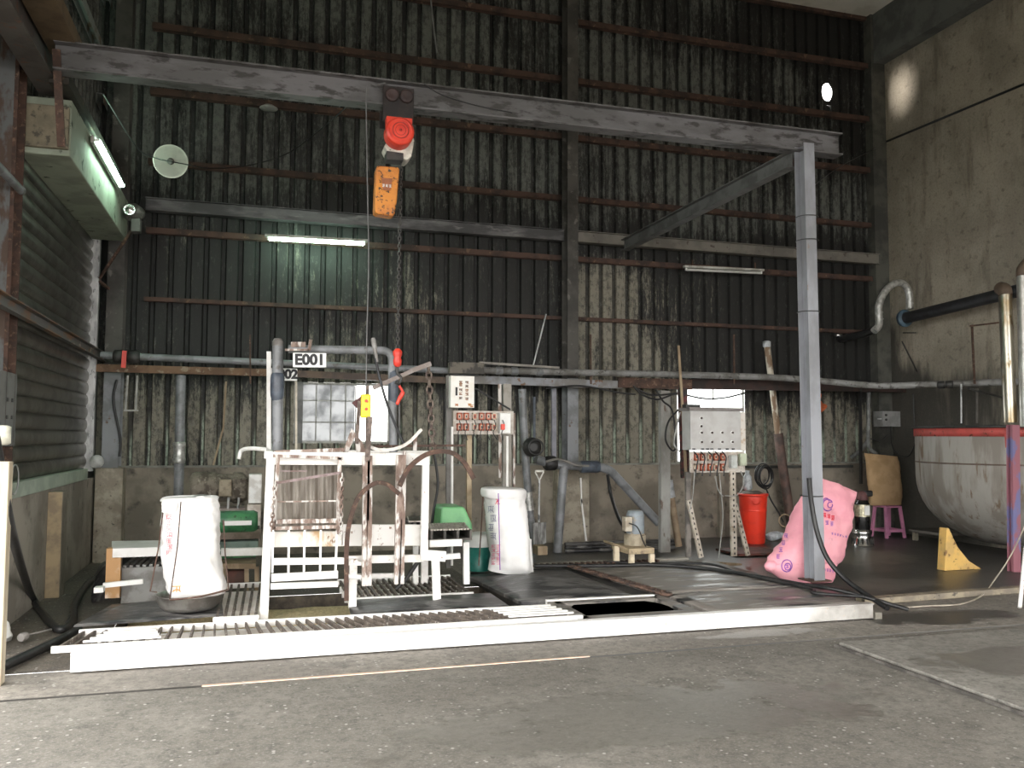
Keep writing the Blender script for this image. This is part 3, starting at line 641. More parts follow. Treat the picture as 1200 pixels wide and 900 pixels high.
b = MB().plate([hp+V(q) for q in ((.0,0,.12),(.12,0,.08),(.155,0,-.02),(.13,0,-.17),(.09,0,-.21),(-.08,0,-.17),(-.12,0,-.1))], .2, (0,1,0)); part('gear_housing', b, M('cream_paint', (.68,.66,.58), (.5,.48,.42), 8, c3=(.1,.09,.08), s3=22, thr3=(.62,.68)), t, .012)
part('top_hook', MB().tube(smooth([hp+V((0,.02,r)), hp+V((0,.02,.2)), hp+V((.02,.03,.26)), hp+V((0,.06,.28))]), .011), redm, t)
part('brake', MB().box(hp+V((-.10,-.02,-.22)), hp+V((.05,.12,-.15))).shake(.008, 20), blackm, t)
bp = PY(453, 222, 7.5); 
b = MB().plate([bp+V(q) for q in ((-.085,0,.21),(.105,0,.215),(.115,0,.19),(.095,0,-.10),(.075,0,-.22),(.05,0,-.235),(-.085,0,-.225),(-.105,0,-.2),(-.095,0,.18))], .14, (0,1,0)); o = single('chain_bag', b, orange, 'orange chain container hanging below the red hoist', 'chain bag', bevel=.018)
part('label_plate', MB().plate([bp+V(q) for q in ((-.05,-.006,.10),(.05,-.006,.10),(.03,-.006,-.01),(-.03,-.006,-.01))], .006, (0,-1,0)), M('label_dark', (.35,.12,.05)), o)
gm = MB()
for k in range(3): glyph(gm, bp+V((-.03+.03*k, -.014, .03)), .024, .026, seed=30+k)
part('label_print', gm, M('label_white', (.8,.8,.78), bump=0), o)
ca = PY(467, 190, 7.55); cb_ = PY(467, 408, 7.55)
tt = thing('load_chain', 'dark load chain with red hook block hanging from the hoist', 'chain', cb_)
part('links', chain_mb(V((ca.x+.03, 7.6, ca.z)), V((cb_.x, 7.6, cb_.z)), .045, .0055), M('chain_dark', (.07,.065,.06), (.04,.04,.04), 20, rough=.45), tt)
q = V((cb_.x, 7.6, cb_.z)); 
part('hook_block', MB().lathe(q+V((0,0,-.165)), [(.015,0),(.035,.02),(.04,.06),(.03,.085),(.042,.11),(.042,.14),(.02,.165)], (0,0,1), 14), redm, tt)
part('hook', MB().tube(smooth([q+V((0,0,-.16)), q+V((.0,0,-.22)), q+V((.035,0,-.26)), q+V((.02,0,-.31)), q+V((-.02,0,-.30))]), .012), blackm, tt)
q2 = PY(468, 452, 7.6)
part('sling', chain_mb(q+V((0,0,-.29)), q2, .04, .005), blackm, tt)
part('lower_hook', MB().tube(smooth([q2, q2+V((.03,0,-.06)), q2+V((0,0,-.12)), q2+V((-.02,0,-.17))]), [.012]*8+[.02]*8+[.016]*8+[.01]), redm, tt)
q3 = PY(468, 520, 7.7); part('wire', MB().tube([q2+V((0,0,-.15)), q3], .004, 6), jambm, tt)
# pendant control
c0 = PY(430, 104, 7.5); c1 = PY(429, 462, 7.5)
tt = thing('pendant_control', 'yellow hoist control pendant hanging on a long thin cable', 'control', c1)
part('cable', MB().tube(smooth([PY(452,97,7.5), PY(440,100,7.5), c0, PY(430,180,7.5), PY(432,300,7.5), PY(430,390,7.5), c1], 8), .006, 6), M('cable_grey', (.16,.16,.16)), tt)
part('casing', MB().box(c1+V((-.045,-.03,-.205)), c1+V((.04,.03,.0))), yellow, tt, .012)
part('guard', MB().plate([c1+V((-.045,0,-.02)), c1+V((-.12,0,-.075)), c1+V((-.05,0,-.15))], .04, (0,1,0)), M('dark_red_guard', (.1,.03,.03)), tt)
part('button', MB().lathe(c1+V((0,-.03,-.06)), [(.014,0),(.012,.01)], (0,-1,0), 10).lathe(c1+V((0,-.03,-.13)), [(.014,0),(.012,.01)], (0,-1,0), 10), redm, tt)

# ------------------------------------------------------------------ deck over the pit
a = PZ(84, 764, GZ); c = PZ(1036, 713, GZ)
yc = 6.44
def curb_mat():
    m, nt, b, oc = base_mat('white_steel_edge', .5)
    n = noise_(nt, oc, 2.2, detail=7); n2 = noise_(nt, oc, 30, detail=5)
    sep = nt.nodes.new('ShaderNodeSeparateXYZ'); nt.links.new(oc, sep.inputs[0])
    k = math_(nt, 'ADD', ramp(nt, sep.outputs[0], 1.2, 3.9), math_(nt, 'MULTIPLY', math_(nt, 'SUBTRACT', n, .5), 1.2))
    col = mixc(nt, ramp(nt, k, .1, .9), (.84,.83,.81), (.22,.20,.175)); col = mixc(nt, ramp(nt, n2, .64, .7), col, (.5,.42,.34))
    nt.links.new(col, b.inputs['Base Color']); bump_(nt, b, n2, .2); return m
b = MB().cchan(((a.x, yc, GZ/2)), ((5.24, yc, GZ/2)), GZ, .09, .01, (0,1,0)); b = MB().box((a.x, yc-.045, .012), (5.24, yc+.03, GZ)).box((a.x, yc-.055, GZ-.012), (5.24, yc+.03, GZ+.002))
o = link_mesh('edge_channel', b, curb_mat(), (2.1, yc, .0), None, .004); tag(o, 'long white-painted steel channel along the front edge of the deck', 'steel channel')
single('edge_return', MB().box((5.26, 6.40, .0), (5.33, 7.0, .06)).shake(.01, 3), M('tan_edge', (.26,.24,.2)), 'short tan kerb piece at the right end of the steel channel', 'kerb')
struct('floor_deck_base', MB().box((PITX1, 6.47, 0), (5.22, 9.28, .10)), M('deck_base', (.07,.065,.06), (.03,.03,.03), 3))
def grating(name, label, FL, FR, BR, BL, n, barm, railm, lean=0, mid=0, th=.014):
    FL, FR, BR, BL = map(V, (FL, FR, BR, BL)); c = (FL+FR+BR+BL)/4
    t = thing(name, label, 'grating', V((c.x, c.y, FL.z-.05)), 'steel gratings over the pit')
    b = MB()
    for i in range(n):
        k = (i+.5)/n; p = FL.lerp(FR, k); q = BL.lerp(BR, min(1, k+lean)); b.bar(p, q, th, .035, (0,0,1))
    part('bars', b, barm, t)
    part('front_rail', MB().bar(FL, FR, .03, .045, (0,0,1)), railm, t, .003); part('back_rail', MB().bar(BL, BR, .03, .05, (0,0,1)), railm, t, .003)
    for i in range(mid):
        k = (i+1)/(mid+1); part('cross_rail', MB().bar(FL.lerp(BL, k)+V((0,0,-.035)), FR.lerp(BR, k)+V((0,0,-.035)), .02, .06, (0,0,1)), railm, t)
    return t
barm = M('worn_grate_bars', (.16,.13,.11), (.08,.065,.055), 14, c3=(.5,.46,.42), s3=26, thr3=(.6,.68), rough=.6)
z = GZ+.0
x0 = PZ(52, 770, z).x
grating('steel_grating', 'long low grating along the white channel at the front of the pit', (x0, 6.53, z), (2.55, 6.53, z), (2.25, 7.0, z), (-1.22, 7.02, z), 46, barm, whiteclean)
single('pit_channel', MB().box((-1.1, 7.05, -.02), (2.25, 7.10, .085)), whiteclean, 'white steel channel lying along the pit behind the front grating', 'steel channel')
for k, (xa, xb) in enumerate(((-1.12, -.62), (1.95, 2.5))):
    for j in range(5):
        yy = 6.60+.085*j
        single('flat_bar', MB().bar((xa+.03*j*(1 if k == 0 else -.6), yy, z+.028), (xb-.02*j, yy+.01, z+.028), .03, .012, (0,0,1)), whiteclean, 'white flat bar across the %s end of the front grating, %s' % (('left', 'right')[k], ('nearest the channel', 'second from the channel', 'middle of five', 'second farthest back', 'farthest back')[j]), 'flat bar', 'white flat bars on the front grating')
g = [PZ(258, 722, z), PZ(304, 722, z), PZ(306, 657, z), PZ(262, 657, z)]
grating('steel_grating', 'small open grating between the left white sack and the white machine frame', (-.30, 7.22, z), (.05, 7.22, z), (.1, 8.8, z), (-.3, 8.8, z), 6, barm, whiteclean, mid=4, th=.02)
grating('steel_grating', 'dirty grating under the curved rusty strips of the machine', (.80, 7.75, z), (1.95, 7.75, z), (1.95, 8.75, z), (.80, 8.75, z), 19, barm, whiteclean, mid=3, th=.02)
# grain in the pit
b = MB(); n = 30
vs = []
for j in range(n+1):
    for i in range(n+1):
        x = -1.09+3.36*i/n; y = 6.51+2.3*j/n
        h = -.13+.10*math.exp(-((x-.45)**2/.35+(y-7.9)**2/.6))+.02*noise.noise(V((x*4, y*4, 0)))
        vs.append((x, y, h))
b.add(vs, [(j*(n+1)+i, j*(n+1)+i+1, (j+1)*(n+1)+i+1, (j+1)*(n+1)+i) for j in range(n) for i in range(n)], True)
o = link_mesh('grain_heap', b, gravelm, (0.5, 7.6, -.3)); tag(o, 'yellow-brown loose residue covering the bottom of the pit', 'residue', kind='stuff')
# plates and mats
def slab(name, pts, th, mat, label, cat, amp=0, sc_=2, sub=10):
    P4 = [V(p) for p in pts]; mb = MB(); n = sub; top = []
    for j in range(n+1):
        for i in range(n+1):
            a = P4[0].lerp(P4[1], i/n); c = P4[3].lerp(P4[2], i/n); p = a.lerp(c, j/n)
            e = math.sin(math.pi*i/n)*math.sin(math.pi*j/n)
            p = p+V((0,0, amp*e*(.5+noise.noise(p*sc_))+th)); top.append(p)
    m_ = n+1; bot = [V((p.x, p.y, P4[0].z)) for p in top]
    f = [(j*m_+i, j*m_+i+1, (j+1)*m_+i+1, (j+1)*m_+i) for j in range(n) for i in range(n)]
    mb.add(top+bot, f+[tuple(m_*m_+k for k in reversed(q)) for q in f], True)
    o_ = m_*m_; edge = [(i, i+1) for i in range(n)]+[(j*m_+n, (j+1)*m_+n) for j in range(n)]+[(n*m_+i+1, n*m_+i) for i in range(n)]+[((j+1)*m_, j*m_) for j in range(n)]
    mb.f += [(a_, a_+o_, b_+o_, b_) for a_, b_ in edge]; mb.sm += [False]*len(edge)
    return single(name, mb, mat, label, cat)
slab('rubber_mat', [PZ(86,735,z), PZ(262,722,z), (-.28, 8.25, z), (-1.15, 8.05, z)], .012, tarp, 'black wet rubber mat under the left white sack and round pan', 'mat', .03)
slab('rubber_mat', [(.76, 7.08, z), (2.1, 7.08, z), (2.1, 7.72, z), (.80, 7.72, z)], .012, tarp, 'black crumpled rubber mat between the machine legs and the front grating', 'mat', .05, 5)
slab('rubber_mat', [(2.28, 7.32, .10), (3.38, 7.32, .10), (3.30, 9.1, .10), (2.15, 8.9, .10)], .03, tarp, 'black oily rubber mat in front of the middle white sack', 'mat', .09, 1.5)
single('edge_strip', MB().box((2.5, 7.27, .10), (3.55, 7.31, GZ+.005)).shake(.006, 4), whiteclean, 'chipped white strip between the black mat and the dark liquid tray', 'strip')
t = thing('liquid_tray', 'shallow sunken tray of black liquid in the front of the deck', 'tray', (3.0, 6.85, .10))
part('rim', MB().box((2.55, 6.50, .10), (3.62, 6.62, .135)).box((2.55, 7.15, .10), (3.55, 7.26, .135)).box((2.5, 6.5, .10), (2.62, 7.26, .135)).box((3.5, 6.6, .10), (3.62, 7.26, .135)), deckm, t, .004)
lm = M('black_liquid', (.006,.006,.006), rough=.04, bump=0)
part('liquid', MB().lathe((3.05, 6.87, .10), [(.01,.018),(.30,.018),(.44,.018)], (0,0,1), 30), lm, t)
slab('deck_plate', [(3.68, 6.49, .10), (5.2, 6.49, .10), (5.2, 7.6-.25, .10), (3.68, 7.3, .10)], .035, deckm, 'oily grey deck plate nearest the right end of the steel channel', 'deck plate', .012, 3)
slab('deck_plate', [(3.68, 7.33, .10), (5.2, 7.38, .10), (5.2, 9.25, .10), (3.45, 9.2, .10)], .035, deckm, 'large grey-brown deck plate in front of the right control stand', 'deck plate', .012, 3)
c0 = V((3.40, 9.1, GZ+.012)); c1 = V((3.63, 6.6, GZ+.012))
single('drag_chain', chain_mb(c0, V((3.66, 7.2, GZ+.012)), .11, .014, .9), M('rusty_chain', (.12,.07,.05), (.05,.035,.03), 10), 'rusty heavy chain lying between the mat and the deck plate', 'chain')
single('ledge_beam', MB().box((2.75, 9.30, 0), (5.0, 9.42, .15)), M('pale_ledge_wood', (.32,.30,.26), (.22,.2,.18), 5), 'pale grey ledge beam along the back edge of the deck', 'beam', bevel=.006)
b = MB()
for i in range(24): b.box((2.9+.07*i, 9.16, GZ), (2.93+.07*i, 9.28, GZ+.02))
single('toothed_rack', b, rust, 'low rusty toothed strip in front of the ledge beam', 'rack')
# right kerb board
a = PZ(1022, 706, .05); c = PZ(1192, 692, .05)
single('kerb_board', MB().bar((a.x, 7.0, .03), (8.2, 7.12, .03), .12, .06, (0,0,1)).shake(.008, 4), M('kerb_wood', (.34,.29,.21), (.22,.19,.15), 6, c3=(.08,.07,.06), s3=12), 'weathered tan kerb board at the front edge of the black floor', 'board', bevel=.005)
def bp_(mb, a, c, wpx, Y, dep=.04, Y2=None):
    """flat-faced bar seen from (x,y) to (x,y) in the photo, standing in the plane at depth Y"""
    p, q = PY(*a, Y), PY(*c, Y2 or Y); return mb.bar(p, q, SZ(wpx, p), dep, (0,1,0))
def tp_(mb, pts, rpx, Y, seg=10, n=0, rc=0):
    P = [PY(x, y, (Y if len(q) < 1 else q[0])) for x, y, *q in pts]
    r = SZ(rpx, P[0])
    if n: P = smooth(P, n)
    if rc: P = round_corners(P, rc)
    return mb.tube(P, r, seg)
# ------------------------------------------------------------------ white machine frame over the pit
Ym = 7.42
base = PY(311, 722, Ym); base.z = -.28
mt = thing('machine_frame', 'tall white-painted steel machine frame standing in the pit, below the number plates', 'machine', V((.8, 7.6, -.28)))
def leg(a, c, w, zb=None, Y=Ym, name='leg', mat=white, dep=.05):
    b = MB(); p, q = PY(*a, Y), PY(*c, Y)
    if zb is not None: q = V((q.x, q.y, zb))
    b.bar(p, q, SZ(w, p), dep, (0,1,0)); return part(name, b, mat, mt, .004)
leg((317.5, 531), (309, 724), 9.5, 0.02); leg((499, 531), (496.5, 651), 8, dep=.06)
leg((510, 651), (512, 709), 9, GZ); leg((414, 655), (413, 702), 9, GZ)
leg((317, 531), (309, 724), 9, .0, Ym+1.0); leg((499, 535), (497, 690), 8, GZ, Ym+1.0)
def rail(a, c, w, Y=Ym, name='rail', mat=white, dep=.04, bev=.004):
    b = MB(); bp_(b, a, c, w, Y, dep); return part(name, b, mat, mt, bev)
rail((313, 537), (503, 538), 15, Ym+.0, 'top_beam', dep=.05)
rail((322, 530), (403, 527), 4.5, Ym+.03, 'top_beam', rustpale)
rail((313, 531), (503, 532), 8, Ym+1.0, 'top_beam')
b = MB(); b.bar(PY(314, 533, Ym), PY(318, 531, Ym+1.0), .06, .06).bar(PY(500, 533, Ym), PY(500, 533, Ym+1.0), .06, .06); part('side_rail', b, white, mt)
rail((400, 627), (494, 627), 25, Ym+.10, 'apron_panel'); 
rail((318, 632), (402, 631), 18, Ym+.10, 'apron_panel', M('stained_apron', (.80,.77,.72), (.60,.40,.22), 5, (.55,.72), (.3,.18,.1), 13, (.63,.7), st=(1,1,.6)))
rail((404, 656), (496, 654), 9, Ym+.05, 'cross_rail'); rail((404, 675), (470, 674), 5, Ym+.12, 'cross_rail')
rail((405, 660), (428, 660), 5, Ym-.02, 'cross_rail'); rail((404,675),(428,676),5, Ym-.03, 'cross_rail')
rail((494, 650), (522, 652), 12, Ym-.01, 'gusset_plate')
# dirty sheet closing the back of the tank
b = MB(); n = 40
P0, P1, P2, P3 = PY(322, 545, Ym+.25), PY(402, 545, Ym+.25), PY(402, 622, Ym+.25), PY(322, 622, Ym+.25)
vs = [P0.lerp(P1, i/n).lerp(P3.lerp(P2, i/n), j/6)+V((0, .015*math.sin(i*1.3)+.01*noise.noise(V((i*.7, j, 0))), 0)) for j in range(7) for i in range(n+1)]
fr = [(j*(n+1)+i, j*(n+1)+i+1, (j+1)*(n+1)+i+1, (j+1)*(n+1)+i) for j in range(6) for i in range(n)]
k0 = len(vs); vs2 = [v+V((0,.006,0)) for v in vs]
b.add(vs+vs2, fr+[tuple(reversed([i+k0 for i in f])) for f in fr], True); part('splash_sheet', b, glassdirty, mt)
# front cage: rusty frame above, white ladder grid below
ct = thing('drop_cage', 'rusty square-framed cage with a white barred lower half on the front of the machine', 'cage', PY(356, 690, 7.3))
Yc = 7.32
b = MB(); bp_(b, (326, 534), (320.5, 620), 4.2, Yc); bp_(b, (398, 536), (396, 626), 4.4, Yc); bp_(b, (320, 534), (402, 537), 3.6, Yc); bp_(b, (322, 611), (396, 610), 5, Yc); bp_(b, (321, 619), (396, 617), 4, Yc)
part('upper_frame', b, rustpale, ct)
b = MB(); bp_(b, (324, 566), (398, 554), 3, Yc-.03, .02); bp_(b, (328, 552), (360, 552), 1.6, Yc+.02, .01); part('brace', b, M('mauve_rust', (.26,.2,.2), (.14,.09,.08), 12), ct)
b = MB(); bp_(b, (322, 588), (394, 587), 1.6, Yc+.02, .01); part('rod', b, rustpale, ct)
b = MB(); tp_(b, [(401, 556), (402, 590), (400, 640)], .9, Yc-.02); b2 = chain_mb(PY(322.5, 565, Yc-.05), PY(318, 622, Yc-.05), .045, .007); b3 = chain_mb(PY(401, 555, Yc-.05), PY(399, 632, Yc-.05), .045, .007)
part('side_chain', b2, rustpale, ct); part('side_chain', b3, rustpale, ct)
for k, (xa, xb) in enumerate(((320, 319), (338.5, 338), (357, 356), (376, 375), (395, 393))):
    b = MB(); bp_(b, (xa, 621), (xb, 671), 2.4, Yc, .015); part('upright_bar', b, whiteclean, ct)
for (x0, y0, x1, y1, w, Y) in ((318, 658, 405, 657, 7.5, Yc-.01), (318, 677, 396, 673, 8.5, Yc-.06), (317, 687, 396, 684, 6.5, Yc-.06)):
    b = MB(); bp_(b, (x0, y0), (x1, y1), w, Y, .05); part('cross_bar', b, whiteclean, ct, .003)
# tall rusty channel guides and the curved strips
for k, (a, c, lab) in enumerate((((430.5, 534), (429.5, 686), 'tall rust-streaked channel rail in front of the machine, under the yellow pendant'), ((470, 533), (467.5, 684), 'tall rust-streaked channel rail in front of the machine, beside the bent white bar'))):
    b = MB(); p, q = PY(*a, 7.36), PY(*c, 7.36); q.z = max(q.z, GZ+.02); b.cchan(p, q, SZ(11, p), .05, .008, (0,1,0)); b.bar(p+V((.01,-.01,0)), q+V((.0,-.01,0)), .02, .03)
    single('guide_rail', b, rustpale, lab, 'rail', 'channel rails on the machine')
b = MB(); bp_(b, (434, 488), (430, 540), 5, 7.33, .03); b.shake(.012, 12); bp_(b, (431, 452), (430, 520), 3.5, 7.5, .03); bp_(b,(421,470),(418,520),4,7.5,.03)
single('hanging_bars', b, M('brown_encrusted', (.07,.05,.04), (.16,.12,.10), 18, bump=.9), 'brown encrusted bars hanging below the yellow pendant', 'bars')
def strip(name, pts, w, Y, mat, label):
    P = smooth([PY(x, y, Y) for x, y in pts], 8); b = MB(); k = SZ(w, P[0])/2; vs = []
    for i, p in enumerate(P):
        d = (P[min(i+1, len(P)-1)]-P[max(i-1, 0)]).normalized(); s_ = d.cross(V((0,1,0))).normalized()
        vs += [p+s_*k+V((0,-.012,0)), p-s_*k+V((0,-.012,0)), p-s_*k+V((0,.012,0)), p+s_*k+V((0,.012,0))]
    n = len(P); fs = [(4*i+a, 4*i+(a+1) % 4, 4*i+4+(a+1) % 4, 4*i+4+a) for i in range(n-1) for a in range(4)]
    b.add(vs, fs+[(0,1,2,3), (4*n-1,4*n-2,4*n-3,4*n-4)]); return single(name, b, mat, label, 'strip')
strip('curved_strip', [(406, 704), (406, 650), (409, 615), (420, 583), (438, 567), (452, 567), (462, 574), (468, 579)], 5.2, 7.28, rust, 'lower curved rusty strip bowed like an arch across the machine')
strip('curved_strip', [(468, 570), (478, 550), (495, 535), (513, 529), (530, 531), (543, 541), (552, 555), (555, 561)], 5.5, 7.26, rust, 'upper curved rusty strip bowed over the right corner of the machine')
strip('bent_bar', [(434, 524), (445, 527), (462, 526), (478, 519), (494, 503)], 3.6, 7.34, M('pale_bar', (.6,.57,.53), (.4,.36,.32), 9), 'bent pale bar with upturned end resting on the machine top')
b = MB(); bp_(b, (438, 523), (545, 522), 2.6, 7.7, .03); single('cross_rod', b, rust, 'thin dark red rod lying across the machine top towards the socket board', 'rod')
b = MB(); bp_(b, (487, 508), (486, 528), 4, 7.45, .03); bp_(b, (474, 528), (474, 600), 3, 7.35, .02); single('upright_stub', b, rustpale, 'pale upright stub welded beside the bent bar', 'bracket')
b = MB(); b.plate([PY(x, y, 7.5) for x, y in ((402,530),(412,502),(424,517),(430,530),(418,530),(416,512),(408,530))], .02, (0,1,0)); single('rusty_gusset', b, rustpale, 'pointed rust-streaked plate standing on the machine top below the pendant', 'plate')
# pole and strip leaning above
tt = thing('leaning_lance', 'grey-tipped thin lance leaning over the machine beside the red hook', 'lance', PY(475, 520, 7.6))
part('rod', tp_(MB(), [(440, 420), (446, 447), (456, 480), (474, 522)], 1.6, 7.6, 8, 6), darkpipe, tt)
b = MB(); p, q = PY(437, 396, 7.6), PY(442, 424, 7.6); r = SZ(3, p); b.tube([p, p.lerp(q,.1), p.lerp(q,.5), p.lerp(q,.6), q], [r*.7, r, r*.9, r*.7, r*.6], 10); part('handle', b, M('handle_grey', (.3,.3,.29), (.2,.19,.18), 9), tt)
b = MB(); bp_(b, (437, 455), (482, 435), 5, 7.7, .02); bp_(b, (481, 435), (505, 426), 5.5, 7.72, .02); single('bracing_strip', b, M('grey_brown_strip', (.22,.18,.16), (.3,.27,.26), 8), 'grey-brown metal strip sloping up from the white window towards the pipe', 'strip')
single('heavy_chain', chain_mb(PY(502, 428, 7.9), PY(507, 528, 7.9), .085, .011, .62), M('heavy_chain_brown', (.20,.16,.13), (.1,.07,.06), 14), 'brown heavy chain hanging left of the small notice', 'chain')
# number plates
def plate_sign(txt, x0, y0, x1, y1, Y, label, tx=None, tilt=0):
    p = PY((x0+x1)/2, (y0+y1)/2, Y); w = (PY(x1, y0, Y)-PY(x0, y0, Y)).x; h = abs(PY(x0, y1, Y).z-PY(x0, y0, Y).z)
    b = MB().box(p+V((-w/2, 0, -h/2)), p+V((w/2, .008, h/2)))
    if tilt:
        for i, v in enumerate(b.v): b.v[i] = p+Matrix.Rotation(tilt, 3, 'Y')@(v-p)
    o = single('number_plate', b, signwhite, label, 'sign', bevel=.004)
    tb = text_mb(txt, h*1.02, p+V((tx or 0, -.003, 0)), bold=.006)
    if tilt:
        for i, v in enumerate(tb.v): tb.v[i] = p+Matrix.Rotation(tilt, 3, 'Y')@(v-p)
    part('lettering', tb, blackink, o); return o
plate_sign('E001', 343.5, 413.5, 382.5, 430.5, 7.95, 'white number plate reading E001', tilt=-.02)
plate_sign('E002', 314, 431.5, 348.5, 446, 8.45, 'white number plate ending in 02, half hidden by the grey pipe', tx=.02)
# U-shaped pipe run above the machine
tt = thing('riser_pipe', 'thick grey plastic pipe rising behind the number plates, across and down by the window', 'pipe', PY(325, 527, 8.3))
rp = SZ(6.2, PY(325, 460, 8.3))
a = PY(325, 534, 8.3); c = PY(325.5, 403, 8.3); 
part('vertical_pipe', MB().tube([a, c], rp, 20), pvc, tt)
part('cap', MB().lathe(c, [(rp*1.02,-.02),(rp*1.02,.02),(rp*.7,.05),(.001,.055)], (0,0,1), 20), M('cap_grey', (.2,.19,.18), (.13,.12,.11), 8), tt)
m1 = PY(325, 452, 8.3); part('coupling', MB().lathe(m1, [(rp,-.14),(rp*1.25,-.09),(rp*1.3,-.02),(rp*1.3,.07),(rp*1.22,.1),(rp,.12)], (0,0,1), 20), pvcdark, tt)
r2 = SZ(5, a); a = PY(338, 409, 8.3); c = PY(459, 411, 8.3); d = PY(461, 530, 8.3)
part('cross_pipe', MB().tube(round_corners([a, c, d], .1, 8), r2, 16), pvc, tt)
part('coupling', MB().lathe(PY(461, 455, 8.3), [(r2,-.14),(r2*1.25,-.1),(r2*1.28,.15),(r2,.17)], (0,0,1), 20), pvcdark, tt)
b = MB(); bp_(b, (334, 410), (362, 410), 2.4, 8.22, .03); bp_(b, (362, 411), (364, 398), 3.4, 8.22, .03); bp_(b, (341, 404), (358, 404), 6, 8.28, .05); part('clamp', b, rustpale, tt)
b = MB(); bp_(b, (315, 412), (315, 530), 5, 8.45, .03); single('white_upright', b, whiteclean, 'narrow white upright strip left of the tall grey pipe', 'post')
b = MB(); bp_(b, (347, 447), (347, 528), 2.4, 8.5, .03); single('white_upright', b, M('thin_cream', (.6,.55,.45)), 'very thin cream upright just left of the barred window', 'post')
# small white pipe left of frame
rope('white_hose', [PY(280, 538, 8.6), PY(283, 528, 8.6), PY(295, 525.5, 8.5), PY(313, 527, 8.4)], .02, whiteclean, 'short white hose arching onto the top left corner of the machine', 'hose')

# ------------------------------------------------------------------ long pipes and shelf angle along the back
Yp = 11.35
t = thing('long_pipe', 'long grey pipe with a red valve lever running along the back wall', 'pipe', PY(118, 425, Yp))
def run(pts, rpx, Y, mat, seg=14, n=0, rc=.12): 
    P = [PY(x, y, q[0] if q else Y) for x, y, *q in pts]; r = SZ(rpx, P[0]); P = smooth(P, n) if n else round_corners(P, rc); return MB().tube(P, r, seg)
part('pipe', run([(118, 416), (320, 425), (500, 433), (560, 437)], 4.2, Yp, pvc), pvc, t)
part('valve_body', MB().lathe(PY(147, 418, Yp), [(.05,-.14),(.085,-.12),(.085,-.03),(.06,-.02),(.06,.02),(.085,.03),(.085,.15),(.05,.17)], (1,0,0), 18), blackm, t)
b = MB(); bp_(b, (146, 411), (144.5, 431), 5, Yp-.12, .012); part('lever', b, redm, t)
t = thing('long_pipe', 'long sagging grey pipe running past the gantry post to the tank', 'pipe', PY(570, 434, 11.2))
part('pipe', run([(566, 434, 11.2), (650, 436, 11.2), (800, 439, 11.2), (900, 442, 11.1), (958, 446, 10.9), (1030, 452, 10.3), (1100, 450, 9.75), (1200, 447, 8.9), (1260, 445, 8.4)], 4.0, 11.2, pvc, 14, 6), M('grimy_pipe', (.24,.24,.235), (.12,.115,.105), 3, c3=(.07,.065,.06), s3=8), t)
for x, y, Y in ((585, 434.5, 11.2), (603, 435, 11.2), (632, 436, 11.2), (1103, 451, 9.72), (1113, 450.5, 9.63)):
    p = PY(x, y, Y); part('coupling', MB().lathe(p, [(.045,-.05),(.055,-.04),(.055,.04),(.045,.05)], (1,0,0) if x < 1000 else (.6,-.8,0), 14), blackm if x > 1000 else pvc, t)
shelfm = M('shelf_brown', (.20,.125,.075), (.13,.08,.05), 4, c3=(.3,.25,.18), s3=10, rough=.85)
b = MB(); bp_(b, (108, 431), (322, 437), 9, 11.55, .06); single('pipe_shelf', b, shelfm, 'brown timber rail carrying the pipe on the left of the back wall', 'rail')
b = MB(); bp_(b, (322, 437), (528, 446), 8, 11.55, .06); single('pipe_shelf', b, M('dark_brown_rail', (.07,.05,.04), (.13,.09,.06), 4), 'dark brown rail crossing above the barred window', 'rail')
b = MB(); bp_(b, (528, 444), (728, 451), 9.5, 11.45, .06); single('pipe_shelf', b, M('painted_grey_rail', (.27,.28,.30), (.18,.17,.16), 3, c3=(.16,.09,.05), s3=6, thr3=(.62,.66)), 'grey-painted rail crossing in front of the middle column', 'rail')
b = MB(); bp_(b, (724, 448), (810, 451), 12, 11.42, .06); single('pipe_shelf', b, rust, 'red-brown rusty rail above the lower pipes, right of the middle column', 'rail')
b = MB(); bp_(b, (810, 450), (1105, 455), 12, 11.48, .06, 11.6); single('pipe_shelf', b, M('sooty_red_rail', (.04,.02,.016), (.02,.014,.012), 4), 'soot-dark rail above the right-hand window and behind the gantry post', 'rail')
b = MB(); bp_(b, (526, 431), (566, 432), 13, 11.18, .12); single('junction_block', b, M('dirty_block', (.16,.14,.115), (.05,.045,.04), 7, (.45,.6)), 'dirty square block on the pipe rail above the small notice', 'block')
b = MB(); bp_(b, (562, 425), (655, 431), 2.5, 11.2, .05); single('cable_tray', b, M('tray_grey', (.3,.28,.25)), 'thin pale tray edge above the pipe near the middle column', 'tray')
b = MB(); tp_(b, [(640, 368), (625, 428)], .9, 11.4); single('thin_rod', b, jambm, 'thin pale rod leaning on the rail left of the middle column', 'rod')
for x, lab in ((293, 'left of the number plates'), (692, 'right of the middle column'), (860, 'above the right-hand window')):
    b = MB(); bp_(b, (x, 392), (x+.5, 450), 1.8, 11.2, .02); single('hanger_rod', b, rust, 'thin rusty hanger rod on the pipe, '+lab, 'rod', 'pipe hanger rods')
